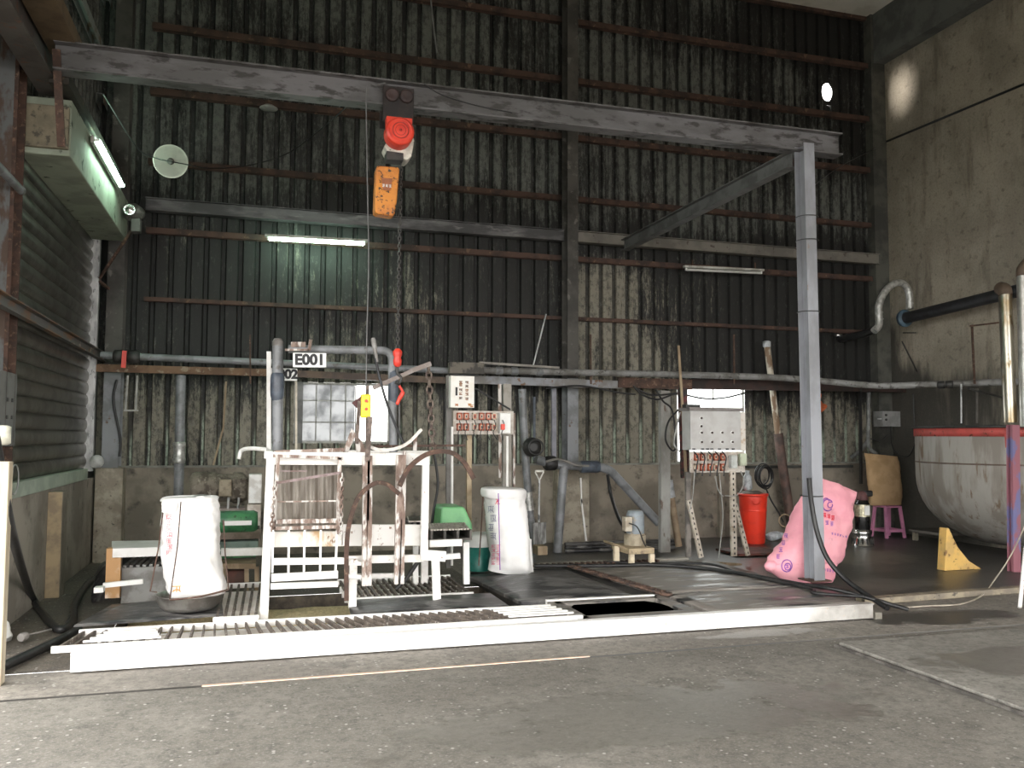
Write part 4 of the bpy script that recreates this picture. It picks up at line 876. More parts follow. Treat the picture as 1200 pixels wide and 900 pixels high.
# left vertical pipes etc.
t = thing('drop_pipe', 'grey vertical pipe dropping behind the left white sack', 'pipe', PY(209, 600, 11.4))
part('pipe', MB().tube([PY(212, 440, 11.45), PY(208, 640, 11.45)], SZ(5.5, PY(212, 440, 11.45)), 16), pvc, t)
part('collar', MB().lathe(PY(210, 530, 11.45), [(.066,-.14),(.078,-.13),(.078,-.08),(.07,-.07),(.07,.06),(.078,.08),(.078,.12),(.066,.13)], (0,0,1), 18), silver, t)
b = MB(); tp_(b, [(137,445),(133,470),(141,515),(140,535)], 1.4, 11.7, 6, 6); single('cable_tail', b, black, 'black cable tail hanging on the lilac-grey left column', 'cable')
b = MB(); bp_(b, (150, 440), (147, 481), 2, 11.6, .02); bp_(b, (161, 440), (159, 481), 2, 11.6, .02); bp_(b, (145,481),(162,481),2,11.6,.02); single('wire_bracket', b, M('wire_white', (.45,.45,.42)), 'thin pale wire bracket hanging under the left pipe rail', 'bracket')
b = MB(); p = PY(113, 541, 11.3); b.lathe(p, [(.001,-.05),(.075,-.05),(.08,-.04),(.08,.0),(.001,.01)], (0,-1,0), 20); single('pipe_end', b, M('cap_pale', (.5,.5,.49)), 'small round pale cap on the ledge in the left corner', 'cap')
b = MB(); bp_(b, (265, 447), (262, 500), 2, 11.5, .02); bp_(b, (262, 500), (250, 545), 2, 11.5, .02); single('old_rod', b, wood, 'thin brown rod hanging at the ribbed wall left of the machine', 'rod')

# ------------------------------------------------------------------ left white sack on its pan
zt = GZ+.05
def rg(xl, yl, xr, yr, Y, d): return (PY(xl, yl, Y), PY(xr, yr, Y), d)
Ys = 7.55
pan = PZ(224, 726, GZ); pc = V((PY(222, 715, 7.6).x, 7.62, GZ+.03)); R_ = SZ(37, pc)
t = thing('round_pan', 'round shallow steel pan under the left white sack', 'pan', pc)
part('bowl', MB().lathe(pc, [(.001,.0),(R_*.78,.0),(R_*.93,.04),(R_,.115),(R_*1.03,.12),(R_*.98,.125),(R_*.9,.05),(R_*.76,.012),(.001,.012)], (0,0,1), 36), M('dull_steel', (.42,.40,.37), (.25,.23,.21), 6, rough=.35, metal=.7), t)
rings = [rg(200,698,256,694,7.6,.20), rg(196,686,265,690,7.6,.24), rg(194,665,260,664,7.6,.25), rg(189,640,256,645,7.6,.25), rg(189,618,257,618,7.62,.24), rg(193,598,257,600,7.64,.22), rg(192,589,256,588,7.65,.21), rg(190,585,256,583,7.65,.21), rg(196,582.5,252,581,7.65,.17), rg(205,582.5,244,581,7.65,.10)]
mb = sack(rings, amp=.028, seed=3, e=3.2, hem=1)
o = single('white_sack', mb, whitesack, 'tall filled white woven sack standing on the round pan at the left', 'sack')
top = [PY(192+63*k/8, 588+2*math.sin(k), 7.42) for k in range(9)]
b = sack([rg(189,600,208,601,7.44,.035), rg(190,593,210,594,7.44,.045), rg(191,587,210,588,7.46,.03)], amp=.01, seed=9); part('rolled_hem', b, whitesack, o)
b = MB()
for k, y in enumerate(range(606, 652, 7)): glyph(b, PY(193+ (k%2), y, 7.3)+V((.03,0,0)), .05, .04, seed=k)
part('red_print', drape(b, mb), M('faded_red_ink', (.75,.25,.28), (.8,.5,.5), 9, bump=0), o)
b = MB(); glyph(b, PY(207, 690, 7.3), .07, .05, seed=3); part('rust_stain', drape(b, mb), M('rust_smear', (.6,.35,.15), bump=0), o)
t = thing('sack_holder', 'thin rusty wire holder around the left white sack', 'holder', pc+V((0,0,.12)))
b = MB(); tp_(b, [(212,588),(208,640),(199,703)], .8, 7.30); part('rod', b, rust, t)
b = MB(); tp_(b, [(191,600),(186,640),(176,693),(184,694)], .8, 7.45); part('rod', b, rust, t)
b = MB(); tp_(b, [(199,703),(235,699),(268,691)], 1.2, 7.28, 8, 4); tp_(b, [(268,691),(264,650),(262,610)], .8, 7.4); part('rod', b, rust, t)
# trestle behind
t = thing('trestle', 'low white trestle with an orange-brown leg beside the left white sack', 'trestle', PY(138, 680, 8.3))
b = MB(); p = PY(133, 634, 8.3); q = PY(260, 633, 8.3); b.bar(p, q, .02, .02); 
b = MB().plate([PY(131, 634, 9.0), PY(255, 632, 9.0), V((PY(258,645,8.4).x, 8.4, PY(131,634,9.0).z)), V((PY(132,645,8.4).x, 8.4, PY(131,634,9.0).z))], .08, (0,0,-1)); part('top', b, whiteclean, t)
b = MB(); p = PY(137.5, 638, 8.55); b.box((p.x-.07, 8.42, GZ), (p.x+.05, 8.52, p.z-.02)); part('leg', b, M('orange_brown_leg', (.5,.28,.12), (.7,.6,.5), 4, (.5,.7)), t)
b = MB(); bp_(b, (121, 686), (168, 681), 5.5, 8.2, .04); single('white_batten', b, whiteclean, 'short white batten on the floor in front of the trestle', 'batten')
b = MB(); bp_(b, (111, 691), (122, 690), 6, 8.1, .1); single('white_block', b, whiteclean, 'small white block at the end of the batten, left edge of the black mat', 'block')
b = MB(); p, q = PY(148, 662, 8.6), PY(192, 656, 9.0)
for k in range(9): b.bar(V((p.x+.055*k, 8.5, p.z)), V((p.x+.055*k+.03, 9.1, p.z+.01)), .03, .02, (0,0,1))
b.box((p.x-.02, 8.48, GZ-.1), (p.x+.5, 8.52, p.z-.01)); single('ribbed_sheet', b, M('ribbed_grey', (.3,.3,.29), (.18,.17,.16), 6), 'ribbed grey sheet lying under the trestle', 'sheet')
b = sack([(PZ(108,690,GZ), PZ(200,675,GZ), .3),(PZ(112,684,GZ)+V((0,0,.06)), PZ(195,668,GZ)+V((0,0,.12)), .25)], seed=4, amp=.04); single('black_bag', b, tarp, 'flat black bag slumped behind the round pan', 'bag')

# ------------------------------------------------------------------ motors between sack and machine
t = thing('gear_motor', 'dirt-caked brown electric motor on the ledge behind the machine', 'motor', PY(258, 600, 10.5))
p = PY(240, 572, 10.5); q = PY(290, 573, 10.5); rr = SZ(19, p); L = q.x-p.x
part('body', MB().lathe(p, [(rr*.4,-.16),(rr*.9,-.15),(rr,-.1),(rr,.12),(rr*.85,.14),(rr*.85,.3),(rr*1.0,.32),(rr*.95,L-.05),(rr*.7,L)], (1,0,0), 26).shake(.012, 9), dirtymotor, t)
part('terminal_box', MB().box(PY(256, 582, 10.25), PY(272, 562, 10.25)+V((0,.12,0))).shake(.008, 8), M('terminal_tan', (.34,.29,.21), (.2,.16,.11), 8), t, .01)
part('gear_case', MB().box(PY(270, 585, 10.3), PY(289, 560, 10.3)+V((0,.25,0))).shake(.01, 8), dirtymotor, t, .02)
part('mounting_block', MB().box(PY(226, 609, 10.35), PY(288, 595, 10.35)+V((0,.3,0))), M('mount_pale', (.5,.46,.42), (.35,.3,.27)), t, .01)
for x in (268, 280): part('bolt', tp_(MB(), [(x, 583), (x-1, 596)], 1.5, 10.3), jambm, t)
b = MB().box(PY(291, 590, 9.9), PY(307, 556, 9.9)+V((0,.25,0))); single('white_box', b, M('white_grime_box', (.8,.8,.79), (.6,.58,.55), 9), 'small white box between the brown motor and the machine frame', 'box', bevel=.01)
b = MB().box(PY(289, 634, 9.85), PY(306, 591, 9.85)+V((0,.25,0))); single('pale_stand', b, boardm, 'pale dirty stand under the small white box', 'stand', bevel=.01)
t = thing('green_motor', 'green motor with a shiny cover, right of the left white sack', 'motor', PY(280, 660, 9.2))
p = PY(255, 612, 9.2); q = PY(302, 612, 9.2); rr = SZ(13, p)
part('cover', MB().lathe(p, [(.001,0),(rr*.8,0),(rr,.03),(rr,q.x-p.x-.04),(rr*.85,q.x-p.x),(.001,q.x-p.x)], (1,0,0), 26), greenm, t)
part('base', MB().box(PY(256, 645, 9.1), PY(303, 634, 9.1)+V((0,.3,0))), M('green_grey_base', (.16,.22,.19), (.1,.14,.12)), t, .01)
part('foot', MB().box(PY(253, 655, 9.05), PY(300, 650, 9.05)+V((0,.4,0))), greenm, t, .01)
b = MB().box(PY(250, 633, 9.15), PY(305, 620, 9.15)+V((0,.35,0))).shake(.006, 9); part('cradle', b, M('cradle_brown', (.08,.06,.04), (.15,.12,.09)), t)
part('motor_plate', MB().box(PY(262,616,8.98), PY(295,610,8.98)+V((0,.004,0))), signwhite, t)
b = MB(); bp_(b, (259, 647), (312, 646), 9, 8.6, .06); single('white_bar', b, whiteclean, 'short thick white bar in front of the green motor', 'bar', bevel=.004)
t = thing('motor_bench', 'rough low timber bench under the green motor', 'bench', PY(280, 690, 8.9))
b = MB(); bp_(b, (256, 661), (300, 661), 6, 8.95, .3); part('top', b, wood, t)
for x in (262, 289, 301): b = MB(); bp_(b, (x, 664), (x, 700), 5, 8.95, .05); part('leg', b, wood, t)
b = MB().box(PY(266, 684, 9.0), PY(287, 668, 9.0)+V((0,.2,0))).shake(.01, 9); single('red_brown_block', b, M('red_brown', (.13,.05,.035), (.08,.04,.03)), 'reddish brown block under the motor bench', 'block', bevel=.01)

# ------------------------------------------------------------------ small table, crates and bins right of the machine
t = thing('small_stand', 'small white steel stand with three visible legs at the right end of the machine', 'stand', PY(530, 705, 7.8))
def tleg(a, c, w, Y, zb=None, name='leg', m=whiteclean):
    b = MB(); p, q = PY(*a, Y), PY(*c, Y)
    if zb is not None: q.z = zb
    b.bar(p, q, SZ(w, p), .045, (0,1,0)); part(name, b, m, t, .003)
tleg((546, 635), (546.5, 692), 7, 7.9, GZ+.07); tleg((487, 640), (487, 685), 6, 8.4, GZ)
tleg((503, 637), (541, 635.5), 8, 7.6, name='rail'); tleg((515, 653), (539, 651), 6.5, 7.85, name='rail')
def crate(name, label, x0, x1, yt, yb, Y, dY):
    t = thing(name, label, 'crate', PY((x0+x1)/2, yb, Y))
    a = PY(x0, yt, Y); c = PY(x1, yb, Y); z1, z0 = a.z, c.z
    b = MB(); n = 3
    for i in range(n+1):
        x = a.x+(c.x-a.x)*i/n; b.box((x-.012, Y, z0), (x+.012, Y+dY, z1))
    b.box((a.x, Y, z0), (c.x, Y+dY, z0+.02)); part('body', b, M('dark_crate', (.05,.045,.04), (.1,.09,.08), 10), t, .004)
    b = MB(); k = 13
    for i in range(k): b.bar((a.x+(c.x-a.x)*i/k, Y, z1+.006), (a.x+(c.x-a.x)*(i+.9)/k+.06, Y+dY, z1+.006), .022, .014, (0,0,1))
    part('slatted_top', b, M('slat_pale', (.5,.46,.41), (.3,.26,.22), 20), t)
crate('slatted_crate', 'dark slatted crate on the small white stand, in front of the green bin', 506, 552, 622, 633, 7.75, .55)
crate('slatted_crate', 'dark slatted crate glimpsed behind the right upright of the machine', 480, 500, 612, 622, 8.4, .5)
b = MB(); tp_(b, [(464, 690), (475, 680), (492, 655)], 2.6, 7.8, 8); single('dark_lever', b, blackm, 'thick dark lever bar leaning in the machine bottom', 'lever')
b = MB(); tp_(b, [(484,626),(500,634)], 5, 8.5, 10); single('pale_roller', b, M('roller_tan', (.5,.42,.33), (.3,.24,.18)), 'pale tan roller under the rear crate', 'roller')
# green bin: upturned tub
p = PY(533, 632, 8.6); 
b = MB(); hw = SZ(20, p); hz = SZ(38, p)
pf = [(-hw*.95,0),(-hw*.85,hz*.9),(-hw*.75,hz),(hw*.5,hz),(hw*.65,hz*.9),(hw*1.05,hz*.45),(hw*1.1,0)]
b.plate([p+V((x,-.0,z)) for x, z in pf], .42, (0,1,0)); single('green_bin', b, greenp, 'light green plastic bin behind the slatted crate', 'bin', bevel=.02)
p = PY(561, 668, 9.12); p.z = GZ; r = SZ(17, p)
t = thing('teal_bucket', 'dark teal plastic bucket with a white rim left of the middle white sack', 'bucket', p)
part('body', MB().lathe(p, [(r*.8,0),(r*.97,.3),(r*.93,.3),(r*.78,.02),(.001,.02)], (0,0,1), 28), teal, t)
part('rim', MB().lathe(p, [(r*.97,.26),(r*1.02,.28),(r*1.03,.40),(r*.97,.40),(r*.95,.28)], (0,0,1), 28), signwhite, t)
# middle white sack
rings = [rg(572,668,607,674,8.75,.12), rg(575,655,621,668,8.75,.2), rg(574,640,618,645,8.75,.23), rg(571,610,617,612,8.75,.23), rg(570,588,613,590,8.75,.22), rg(569,580,613,582,8.75,.21), rg(567,573,612,574,8.75,.2)]
mb = sack(rings, amp=.02, seed=7, e=2.8)
o = single('white_sack', mb, whitesack, 'white woven sack with red printing standing on the black mat, beside the teal bucket', 'sack')
part('rolled_hem', sack([rg(567,583,614,584,8.74,.225), rg(565,579.5,615,580,8.74,.235), rg(565,574.5,615,575,8.74,.235), rg(567,571.5,612,572,8.74,.21), rg(575,571,605,571.5,8.74,.12)], amp=.010, seed=5, sub=4), whitesack, o)
b = MB()
for k in range(5):
    for j in range(2): glyph(b, PY(578+6*j, 640+5*k, 8.3), .05, .035, seed=k*2+j)
part('red_print', drape(b, mb), M('washed_red_ink', (.8,.3,.38), (.85,.55,.6), 9, bump=0), o)
b = MB(); glyph(b, PY(583, 586, 8.3), .05, .09, seed=2); part('red_print', drape(b, mb), redink, o)
b = MB()
for k in range(4): glyph(b, PY(575+3*(k%2), 596+11*k, 8.3), .07, .07, seed=11+k)
part('grey_print', drape(b, mb), greyink, o)
b = MB(); tp_(b, [(584,578),(585,620),(586,668)], .6, 8.45); part('string', b, purpleink, o)
b = MB(); tp_(b, [(566, 582), (564, 620), (561, 663)], .8, 8.6); single('wire_rod', b, rust, 'thin rusty rod standing between the teal bucket and the middle white sack', 'rod')
p = PY(620, 670, 8.9); b = MB().box(p+V((-.05,0,0)), p+V((.05,.15,.4))); 
single('pale_board', sack([(p+V((-.06,0,-.05)), p+V((.05,0,-.05)), .05),(p+V((-.06,0,.35)), p+V((.02,0,.35)), .04)], amp=.01), whitesack, 'pale folded sack squeezed behind the middle white sack', 'sack')

# ------------------------------------------------------------------ notice and socket board
t = thing('notice_box', 'small white steel box with columns of handwritten characters, above the socket board', 'notice', PY(541, 478, 9.2))
a = PY(528, 477.5, 9.2); c = PY(556, 441, 9.2); part('box', MB().box((a.x, 9.2, a.z), (c.x, 9.31, c.z)), M('notice_white', (.85,.84,.80), (.8,.77,.7), 5, c3=(.6,.35,.15), s3=9, thr3=(.66,.72)), t, .004)
b = MB(); w = c.x-a.x; h = c.z-a.z
for col, ys in ((.42, (.80,.72,.56,.44,.30)), (.68, (.80,.68,.55,.43,.28))):
    for k, yy in enumerate(ys): glyph(b, V((a.x+w*col, 9.197, a.z+h*yy)), w*.16, h*.085, seed=int(col*100)+k)
part('black_characters', b, M('brown_black_ink', (.12,.07,.05), (.4,.18,.08), 14, bump=0), t)
b = MB(); b.box((a.x+w*.2, 9.194, a.z+h*.38), (a.x+w*.28, 9.199, a.z+h*.64)); part('black_characters', b, blackink, t)
b = MB(); 
for dx, dz in ((.25,.08),(.9,.06),(.8,.1)): glyph(b, V((a.x+w*dx, 9.197, a.z+h*dz)), w*.16, h*.07, seed=int(dx*9))
part('rust_marks', b, orangeink, t)
def socket_board(t, x0, y0, x1, y1, Y, cols, rows, bw=8, bh=10):
    a = PY(x0, y1, Y); c = PY(x1, y0, Y); part('board', MB().box((a.x, Y, a.z), (c.x, Y+.03, c.z)), boardm, t, .003)
    k = 0
    for y in rows:
        for x in cols:
            p = PY(x, y, Y); w = SZ(bw, p)/2; h = SZ(bh, p)/2; k += 1
            b = MB(); b.box(p+V((-w,-.03,-h)), p+V((-w*.55,0,h))).box(p+V((w*.55,-.03,-h)), p+V((w,0,h))).box(p+V((-w,-.03,h*.6)), p+V((w,0,h))).box(p+V((-w,-.03,-h)), p+V((w,0,-h*.6)))
            so = part('socket', b, sockm if (k*7) % 3 else sockin, t)
            b = MB().box(p+V((-w*.55,-.02,-h*.6)), p+V((w*.55,0,h*.6))); part('socket_face', b, sockin if (k*7) % 3 else sockm, so)
            b = MB().box(p+V((-w*.2,-.026,-h*.3)), p+V((w*.2,-.02,h*.3))); part('plug_hole', b, blackm, so)
t = thing('socket_board', 'dirty board with two rows of red-framed sockets on tall posts', 'socket board', PY(560, 600, 9.25))
socket_board(t, 531, 482, 602, 509, 9.25, (538, 546, 556, 564, 572, 578.5), (488, 500.5), 6.2, 8.5)
a = PY(585, 508, 9.2); c = PY(598, 484, 9.2); part('white_switch_box', MB().box((a.x, 9.17, a.z), (c.x, 9.25, c.z)), signwhite, t, .01)
p = PY(588.5, 500, 9.17); part('switch', MB().box(p+V((-.02,-.03,-.035)), p+V((.025,0,.03))), redm, t, .004)
for (x, y0, y1, w, m) in ((526, 440, 600, 6, M('post_grey', (.2,.19,.18), (.13,.12,.11), 5)), (594, 450, 512, 10, M('post_tan', (.3,.28,.25), (.22,.2,.17), 5)), (549.5, 510, 605, 6, M('post_ochre', (.42,.33,.22), (.28,.2,.12), 4)), (602, 484, 600, 2.5, rustpale)):
    b = MB(); p, q = PY(x, y0, 9.35), PY(x, y1, 9.35); q.z = GZ; b.bar(p, q, SZ(w, p), .05, (0,1,0)); part('post', b, m, t, .003)
for x, y0, y1 in ((530, 500, 610), (594.5, 511, 600)):
    b = MB(); p, q = PY(x, y0, 9.2), PY(x, y1, 9.2); q.z = GZ+.05; b.tube([p, q], SZ(1.5, p), 8); part('white_conduit', b, whiteclean, t)
b = MB(); p, q = PY(585.5, 450, 9.3), PY(586, 560, 9.3); b.bar(p, q, SZ(3.5, p), .02, (0,1,0)); part('slotted_angle', b, rustpale, t)
b = MB(); tp_(b, [(557,455),(575,466),(598,480)], 1.2, 9.15, 6); part('cable', b, black, t)
b = MB()
for k, x in enumerate((538, 546, 556, 564, 572, 579, 589)):
    tp_(b, [(x, 492), (x+2, 500), (x-1, 507), (x+ (k%3)*2, 516)], .6, 9.15, 5, 4)
part('cable', b, blackm, t)
# black hose loops hanging near the board
rope('hose', [PY(508,530,8.9), PY(511,545,8.9), PY(513,570,8.9), PY(508,600,8.9), PY(505,625,8.8)], .014, black, 'thin black hose hanging down right of the machine upright', 'hose')
# extra legs / window frame under board
b = MB(); bp_(b, (553, 520), (582, 520), 2, 11.9, .02); bp_(b, (553, 538), (582, 538), 2, 11.9, .02)
# ------------------------------------------------------------------ pipes around the middle column
t = thing('drain_pipe', 'grey downpipe with a dark round valve behind the middle white sack', 'pipe', PY(623, 650, 10.9))
part('pipe', tp_(MB(), [(612, 456), (614, 505), (616, 540), (620, 590), (626, 655)], 4.6, 10.9, 16, 6), pvc, t)
part('sleeve', tp_(MB(), [(618, 577), (620.5, 598)], 5.4, 10.88, 16), silver, t)
v = PY(624, 524, 10.75); part('valve', MB().lathe(v, [(.03,-.1),(.11,-.09),(.13,-.02),(.11,.04),(.05,.06)], (0,-1,0), 20).ring(v+V((.02,-.08,0)), .10, .014, (0,1,0)), blackm, t)
t = thing('elbow_pipe', 'grey pipe with a dark blue coupling crossing the middle column toward the pump', 'pipe', PY(668, 546, 11.3))
part('pipe', run([(628, 538), (650, 545), (700, 547), (714, 550), (772, 613)], 5.2, 11.2, pvc, 16, 0, .15), pvc, t)
part('coupling', MB().lathe(PY(691, 547, 11.2), [(.075,-.14),(.085,-.12),(.085,.12),(.075,.14)], (1,0,0), 18), pvcdark, t)
part('black_joint', MB().lathe(PY(645, 543, 11.2), [(.075,-.09),(.1,-.06),(.1,.06),(.075,.09)], (1,0,0), 18), blackm, t)
part('branch_pipe', tp_(MB(), [(661, 547), (658, 580), (653, 650)], 5.2, 11.0, 16, 5), pvc, t)
part('strap', tp_(MB(), [(640, 541), (655, 538), (675, 545), (690, 546)], 1.5, 11.0, 6, 5), M('strap_grey', (.2,.19,.17)), t)
b = MB(); bp_(b, (626, 540), (626, 465), 2.5, 11.6, .03); single('lilac_strip', b, M('dark_conduit', (.12,.14,.17)), 'dark blue-grey conduit beside the downpipe', 'conduit')
b = MB(); bp_(b, (649, 450), (649, 545), 5.5, 11.75, .04); single('lilac_strip', b, M('lilac_steel', (.30,.30,.34), (.22,.22,.25), 5), 'narrow lilac-grey steel strip left of the middle column', 'strip')
# spade
t = thing('spade', 'upright spade with D-shaped handle leaning behind the middle white sack', 'spade', PY(633, 645, 10.6))
b = MB(); bp_(b, (627, 552), (637, 552), 2.2, 10.6, .03); bp_(b, (627, 553), (632, 563), 1.4, 10.6, .02); bp_(b, (637, 553), (632, 563), 1.4, 10.6, .02); part('grip', b, M('grip_pale', (.7,.68,.63)), t)
part('shaft', tp_(MB(), [(632, 562), (631.5, 612)], 1.3, 10.6, 10), jambm, t)
b = MB().plate([PY(x, y, 10.6) for x, y in ((624.5,613),(640,612),(640,636),(633,640),(625,637))], .02, (0,1,0)); part('blade', b, M('blade_grey', (.1,.095,.09), (.3,.3,.29), 12, st=(2,1,.3)), t)
b = MB(); bp_(b, (681, 585), (687, 634), 1.8, 11.3, .02); bp_(b, (680.5, 560), (681.5, 590), 1.6, 11.3, .02); single('white_lath', b, whiteclean, 'thin white lath leaning on the rough middle pilaster', 'lath')
b = MB(); 
for k in range(3): tp_(b, [(662, 638+4*k), (720, 636+4*k), (790, 634+4*k)], 2.4, 11.1-.1*k, 8)
single('black_tubes', b, tarp, 'bundle of black tubes lying along the foot of the back wall behind the pump', 'tubes')
b = MB().box(PY(630, 651, 9.75), PY(642, 640, 9.75)+V((0,.2,0))); single('tan_block', b, wood, 'tan block on the floor below the spade', 'block', bevel=.01)
rope('hose', [PY(712, 556, 11.0), PY(716, 580, 11.0), PY(724, 605, 10.6), PY(733, 622, 10.2), PY(735, 632, 9.9)], .024, black, 'black hose dropping from the grey elbow pipe to the upright pump', 'hose')
# pump on its stool
Yq = 9.3
t = thing('pump', 'upright grey-blue pump motor on a tan base, standing on the yellowed stool', 'pump', PY(745, 641, Yq))
p = PY(744.5, 626, Yq); r = SZ(10.5, p); h = SZ(28, p)
part('motor', MB().lathe(p, [(r*.95,0),(r,.02),(r,h*.8),(r*.98,h*.82),(r*.85,h*.97),(r*.6,h),(.001,h)], (0,0,1), 26), greymotor, t)
part('terminal_box', MB().box(PY(733, 623, Yq-.14), PY(741, 606, Yq-.14)+V((0,.1,0))), M('terminal_cream', (.5,.45,.37), (.35,.3,.23), 9), t, .006)
q = PY(744, 642, Yq); part('pump_base', MB().lathe(q, [(r*1.3,0),(r*1.28,.15),(r*1.1,.17)], (0,0,1), 8), M('pump_tan', (.36,.31,.23), (.24,.2,.14), 8), t)
part('flange', MB().lathe(p, [(r*1.15,-.03),(r*1.15,.0)], (0,0,1), 20), rust, t)
part('cable', tp_(MB(), [(737, 613), (747, 618), (754, 635), (757, 641)], .8, Yq-.2, 6, 6), black, t)
t = thing('stool', 'yellowed low wooden stool carrying the pump', 'stool', PY(752, 664, 9.4))
b = MB().box(PY(737, 650, 8.97), PY(767, 642, 8.97)+V((0,.5,0))); part('top', b, M('stool_yellow', (.42,.335,.21), (.3,.235,.15), 7, c3=(.2,.15,.1)), t, .006)
for x in (740, 763.5): b = MB(); p, q = PY(x, 649, 9.0), PY(x, 666, 9.0); q.z = GZ; b.bar(p, q, SZ(6, p), .05, (0,1,0)); part('leg', b, M('stool_pale', (.66,.57,.42), (.5,.42,.3), 7), t, .003)
b = MB().plate([PY(719, 636, 9.25), PY(738, 643, 9.0), PY(738, 646, 9.0), PY(719, 639, 9.25)], .3, (0,1,0)); part('side_board', b, wood, t)
b = MB(); p, q = PY(722, 640, 9.2), PY(722.5, 662, 9.2); q.z = GZ; b.bar(p, q, SZ(6, p), .05, (0,1,0)); part('leg', b, M('stool_pale', (.66,.57,.42)), t)
# channel post and leaning things left of the right control box
b = MB(); p, q = PY(778.5, 458, 10.6), PY(778.5, 642, 10.6); q.z = .04; b.cchan(p, q, SZ(12, p), .08, .01, (0,1,0)); b.bar(p+V((-.01,-.02,0)), q+V((-.01,-.02,0)), .07, .01)
single('channel_post', b, M('pale_grey_post', (.36,.36,.34), (.25,.24,.22), 4, c3=(.14,.1,.08), s3=8, thr3=(.6,.68), st=(1,1,.4)), 'pale grey steel channel post left of the right control box', 'post')
b = MB(); bp_(b, (795, 405), (800, 480), 2.6, 9.7, .02); bp_(b, (800, 480), (804, 560), 3, 9.7, .02); single('thin_post', b, wood, 'very thin brown stake rising above the rail beside the right control box', 'stake')
t = thing('leaning_tube', 'long tan cardboard-coloured tube with a plastic-wrapped top leaning beside the channel post', 'tube', PY(796, 642, 10.9))
part('tube', tp_(MB(), [(786, 580), (790, 605), (795.5, 640)], 4, 10.9, 14), M('tube_tan', (.36,.27,.18), (.25,.18,.12), 5), t)
part('wrapping', tp_(MB(), [(784, 563), (787, 583)], 4.6, 10.88, 12).shake(.015, 14), brushdirt, t)
b = MB(); bp_(b, (800, 455), (803, 560), 9, 9.85, .06); b.shake(.02, 6); single('cable_bundle', b, M('bundle_black', (.02,.02,.02), (.12,.03,.03), 12), 'dark bundle of cables on the left side of the right control box', 'cables')
for k, (pts, lab) in enumerate((([(742,452),(752,462),(770,468),(790,462),(800,462)], 'black cable looping under the rusty rail toward the right control box'), ([(768,456),(777,470),(788,482),(792,520),(788,528),(780,515),(783,495),(795,480)], 'black cable coiled beside the channel post'), ([(800,462),(825,467),(850,466),(875,460)], 'black cable sagging across the right-hand window'), ([(745,455),(765,463),(800,460)], 'second black cable hugging the rusty rail'))):
    rope('cable', [PY(x, y, 10.2 if k != 2 else 10.9) for x, y in pts], .013, black, lab, 'cable')
rope('cable', [PY(797,483,9.6), PY(793,500,9.6), PY(790,520,9.6), PY(797,530,9.6)], .01, M('pale_cable', (.35,.35,.33)), 'pale thin cable curling on the dark bundle', 'cable')
# right control box on slotted angle legs
Yb = 9.35
t = thing('control_stand', 'light grey control box with rows of round buttons on a slotted-angle stand', 'control box', PY(840, 657, Yb))
a = PY(809.5, 527.5, Yb); c = PY(868, 480, Yb)
part('box', MB().box((a.x, Yb, a.z), (c.x, Yb+.22, c.z)), panelgrey, t, .006)
a2 = PY(808, 481, Yb-.03); c2 = PY(872, 478, Yb-.03); part('lid', MB().box((a2.x, Yb-.03, a2.z), (c2.x, Yb+.25, c2.z)), M('lid_grey', (.22,.2,.19)), t, .003)
a3 = PY(868.5, 528, Yb); part('chipped_side', MB().box((c.x, Yb+.01, a3.z), (c.x+.07, Yb+.2, c.z-.03)), M('chipped_cream', (.66,.62,.57), (.5,.38,.26), 8, (.5,.6)), t)
part('top_clip', MB().box(PY(804, 478, Yb), PY(821, 474, Yb)+V((0,.1,0))), blackm, t, .004)
for x, y in ((821.5,490),(821.5,499.5),(822,507),(822,518),(834,507),(834,518),(846,507),(846,518),(858,507),(858,518)):
    p = PY(x, y, Yb); bt = part('button', MB().lathe(p, [(.022,-.004),(.022,.006),(.016,.008)], (0,-1,0), 14), signwhite, t)
    part('button_cap', MB().lathe(p, [(.014,.006),(.014,.018),(.01,.02),(.001,.02)], (0,-1,0), 12), M('brown_cap', (.06,.04,.035)), bt)
b = MB()
for k, x in enumerate((813, 823, 829, 834, 843, 852, 859)): glyph(b, PY(x, 526.5, Yb)+V((0,-.004,0)), .05, .02, seed=50+k)
part('dark_scuffs', b, blackink, t)
socket_board(t, 809, 529, 873, 554, Yb+.02, (815.5, 822.5, 831, 838, 846), (535.5, 547.5), 5.6, 8.5)
p = PY(857.5, 540, Yb); part('breaker', MB().box(p+V((-.045,-.07,-.09)), p+V((.04,0,.07))), M('breaker_grey', (.55,.58,.56), (.4,.42,.4), 9), t, .006)
p = PY(868.5, 538, Yb); part('breaker', MB().box(p+V((-.045,-.06,-.08)), p+V((.045,0,.07))), M('breaker_green', (.5,.55,.42), (.38,.4,.3), 9), t, .006)
slot = M('slotted_cream', (.55,.50,.43), (.4,.35,.28), 7, c3=(.25,.18,.12), s3=14)
def slotted(a, c, w, Y, zb=None, Y2=None):
    p, q = PY(*a, Y), PY(*c, Y2 or Y)
    if zb is not None: q.z = zb
    W_ = SZ(w, p); b = MB(); b.bar(p, q, W_, .004, (0,1,0)); d, ax_, bx = b.frame(p, q, (0,1,0)); s_ = ax_*(W_/2); b.bar(p-s_+V((0,.018,0)), q-s_+V((0,.018,0)), .004, .036, (0,1,0))
    lg = part('leg', b, slot, t)
    b = MB(); L = (q-p).length; n = int(L/.062); d = (q-p)/L
    for i in range(n): 
        m_ = p+d*(L*(i+.5)/n)+V((0,-.004,0)); b.bar(m_-d*.013, m_+d*.013, W_*.26, .004, (0,1,0))
    part('slots', b, blackm, lg)
slotted((807.5, 586), (822.5, 657), 5.2, Yb, GZ); slotted((859, 552), (861, 656), 6.5, Yb, GZ); slotted((862, 590), (877.5, 657), 4.6, Yb+.02, GZ)
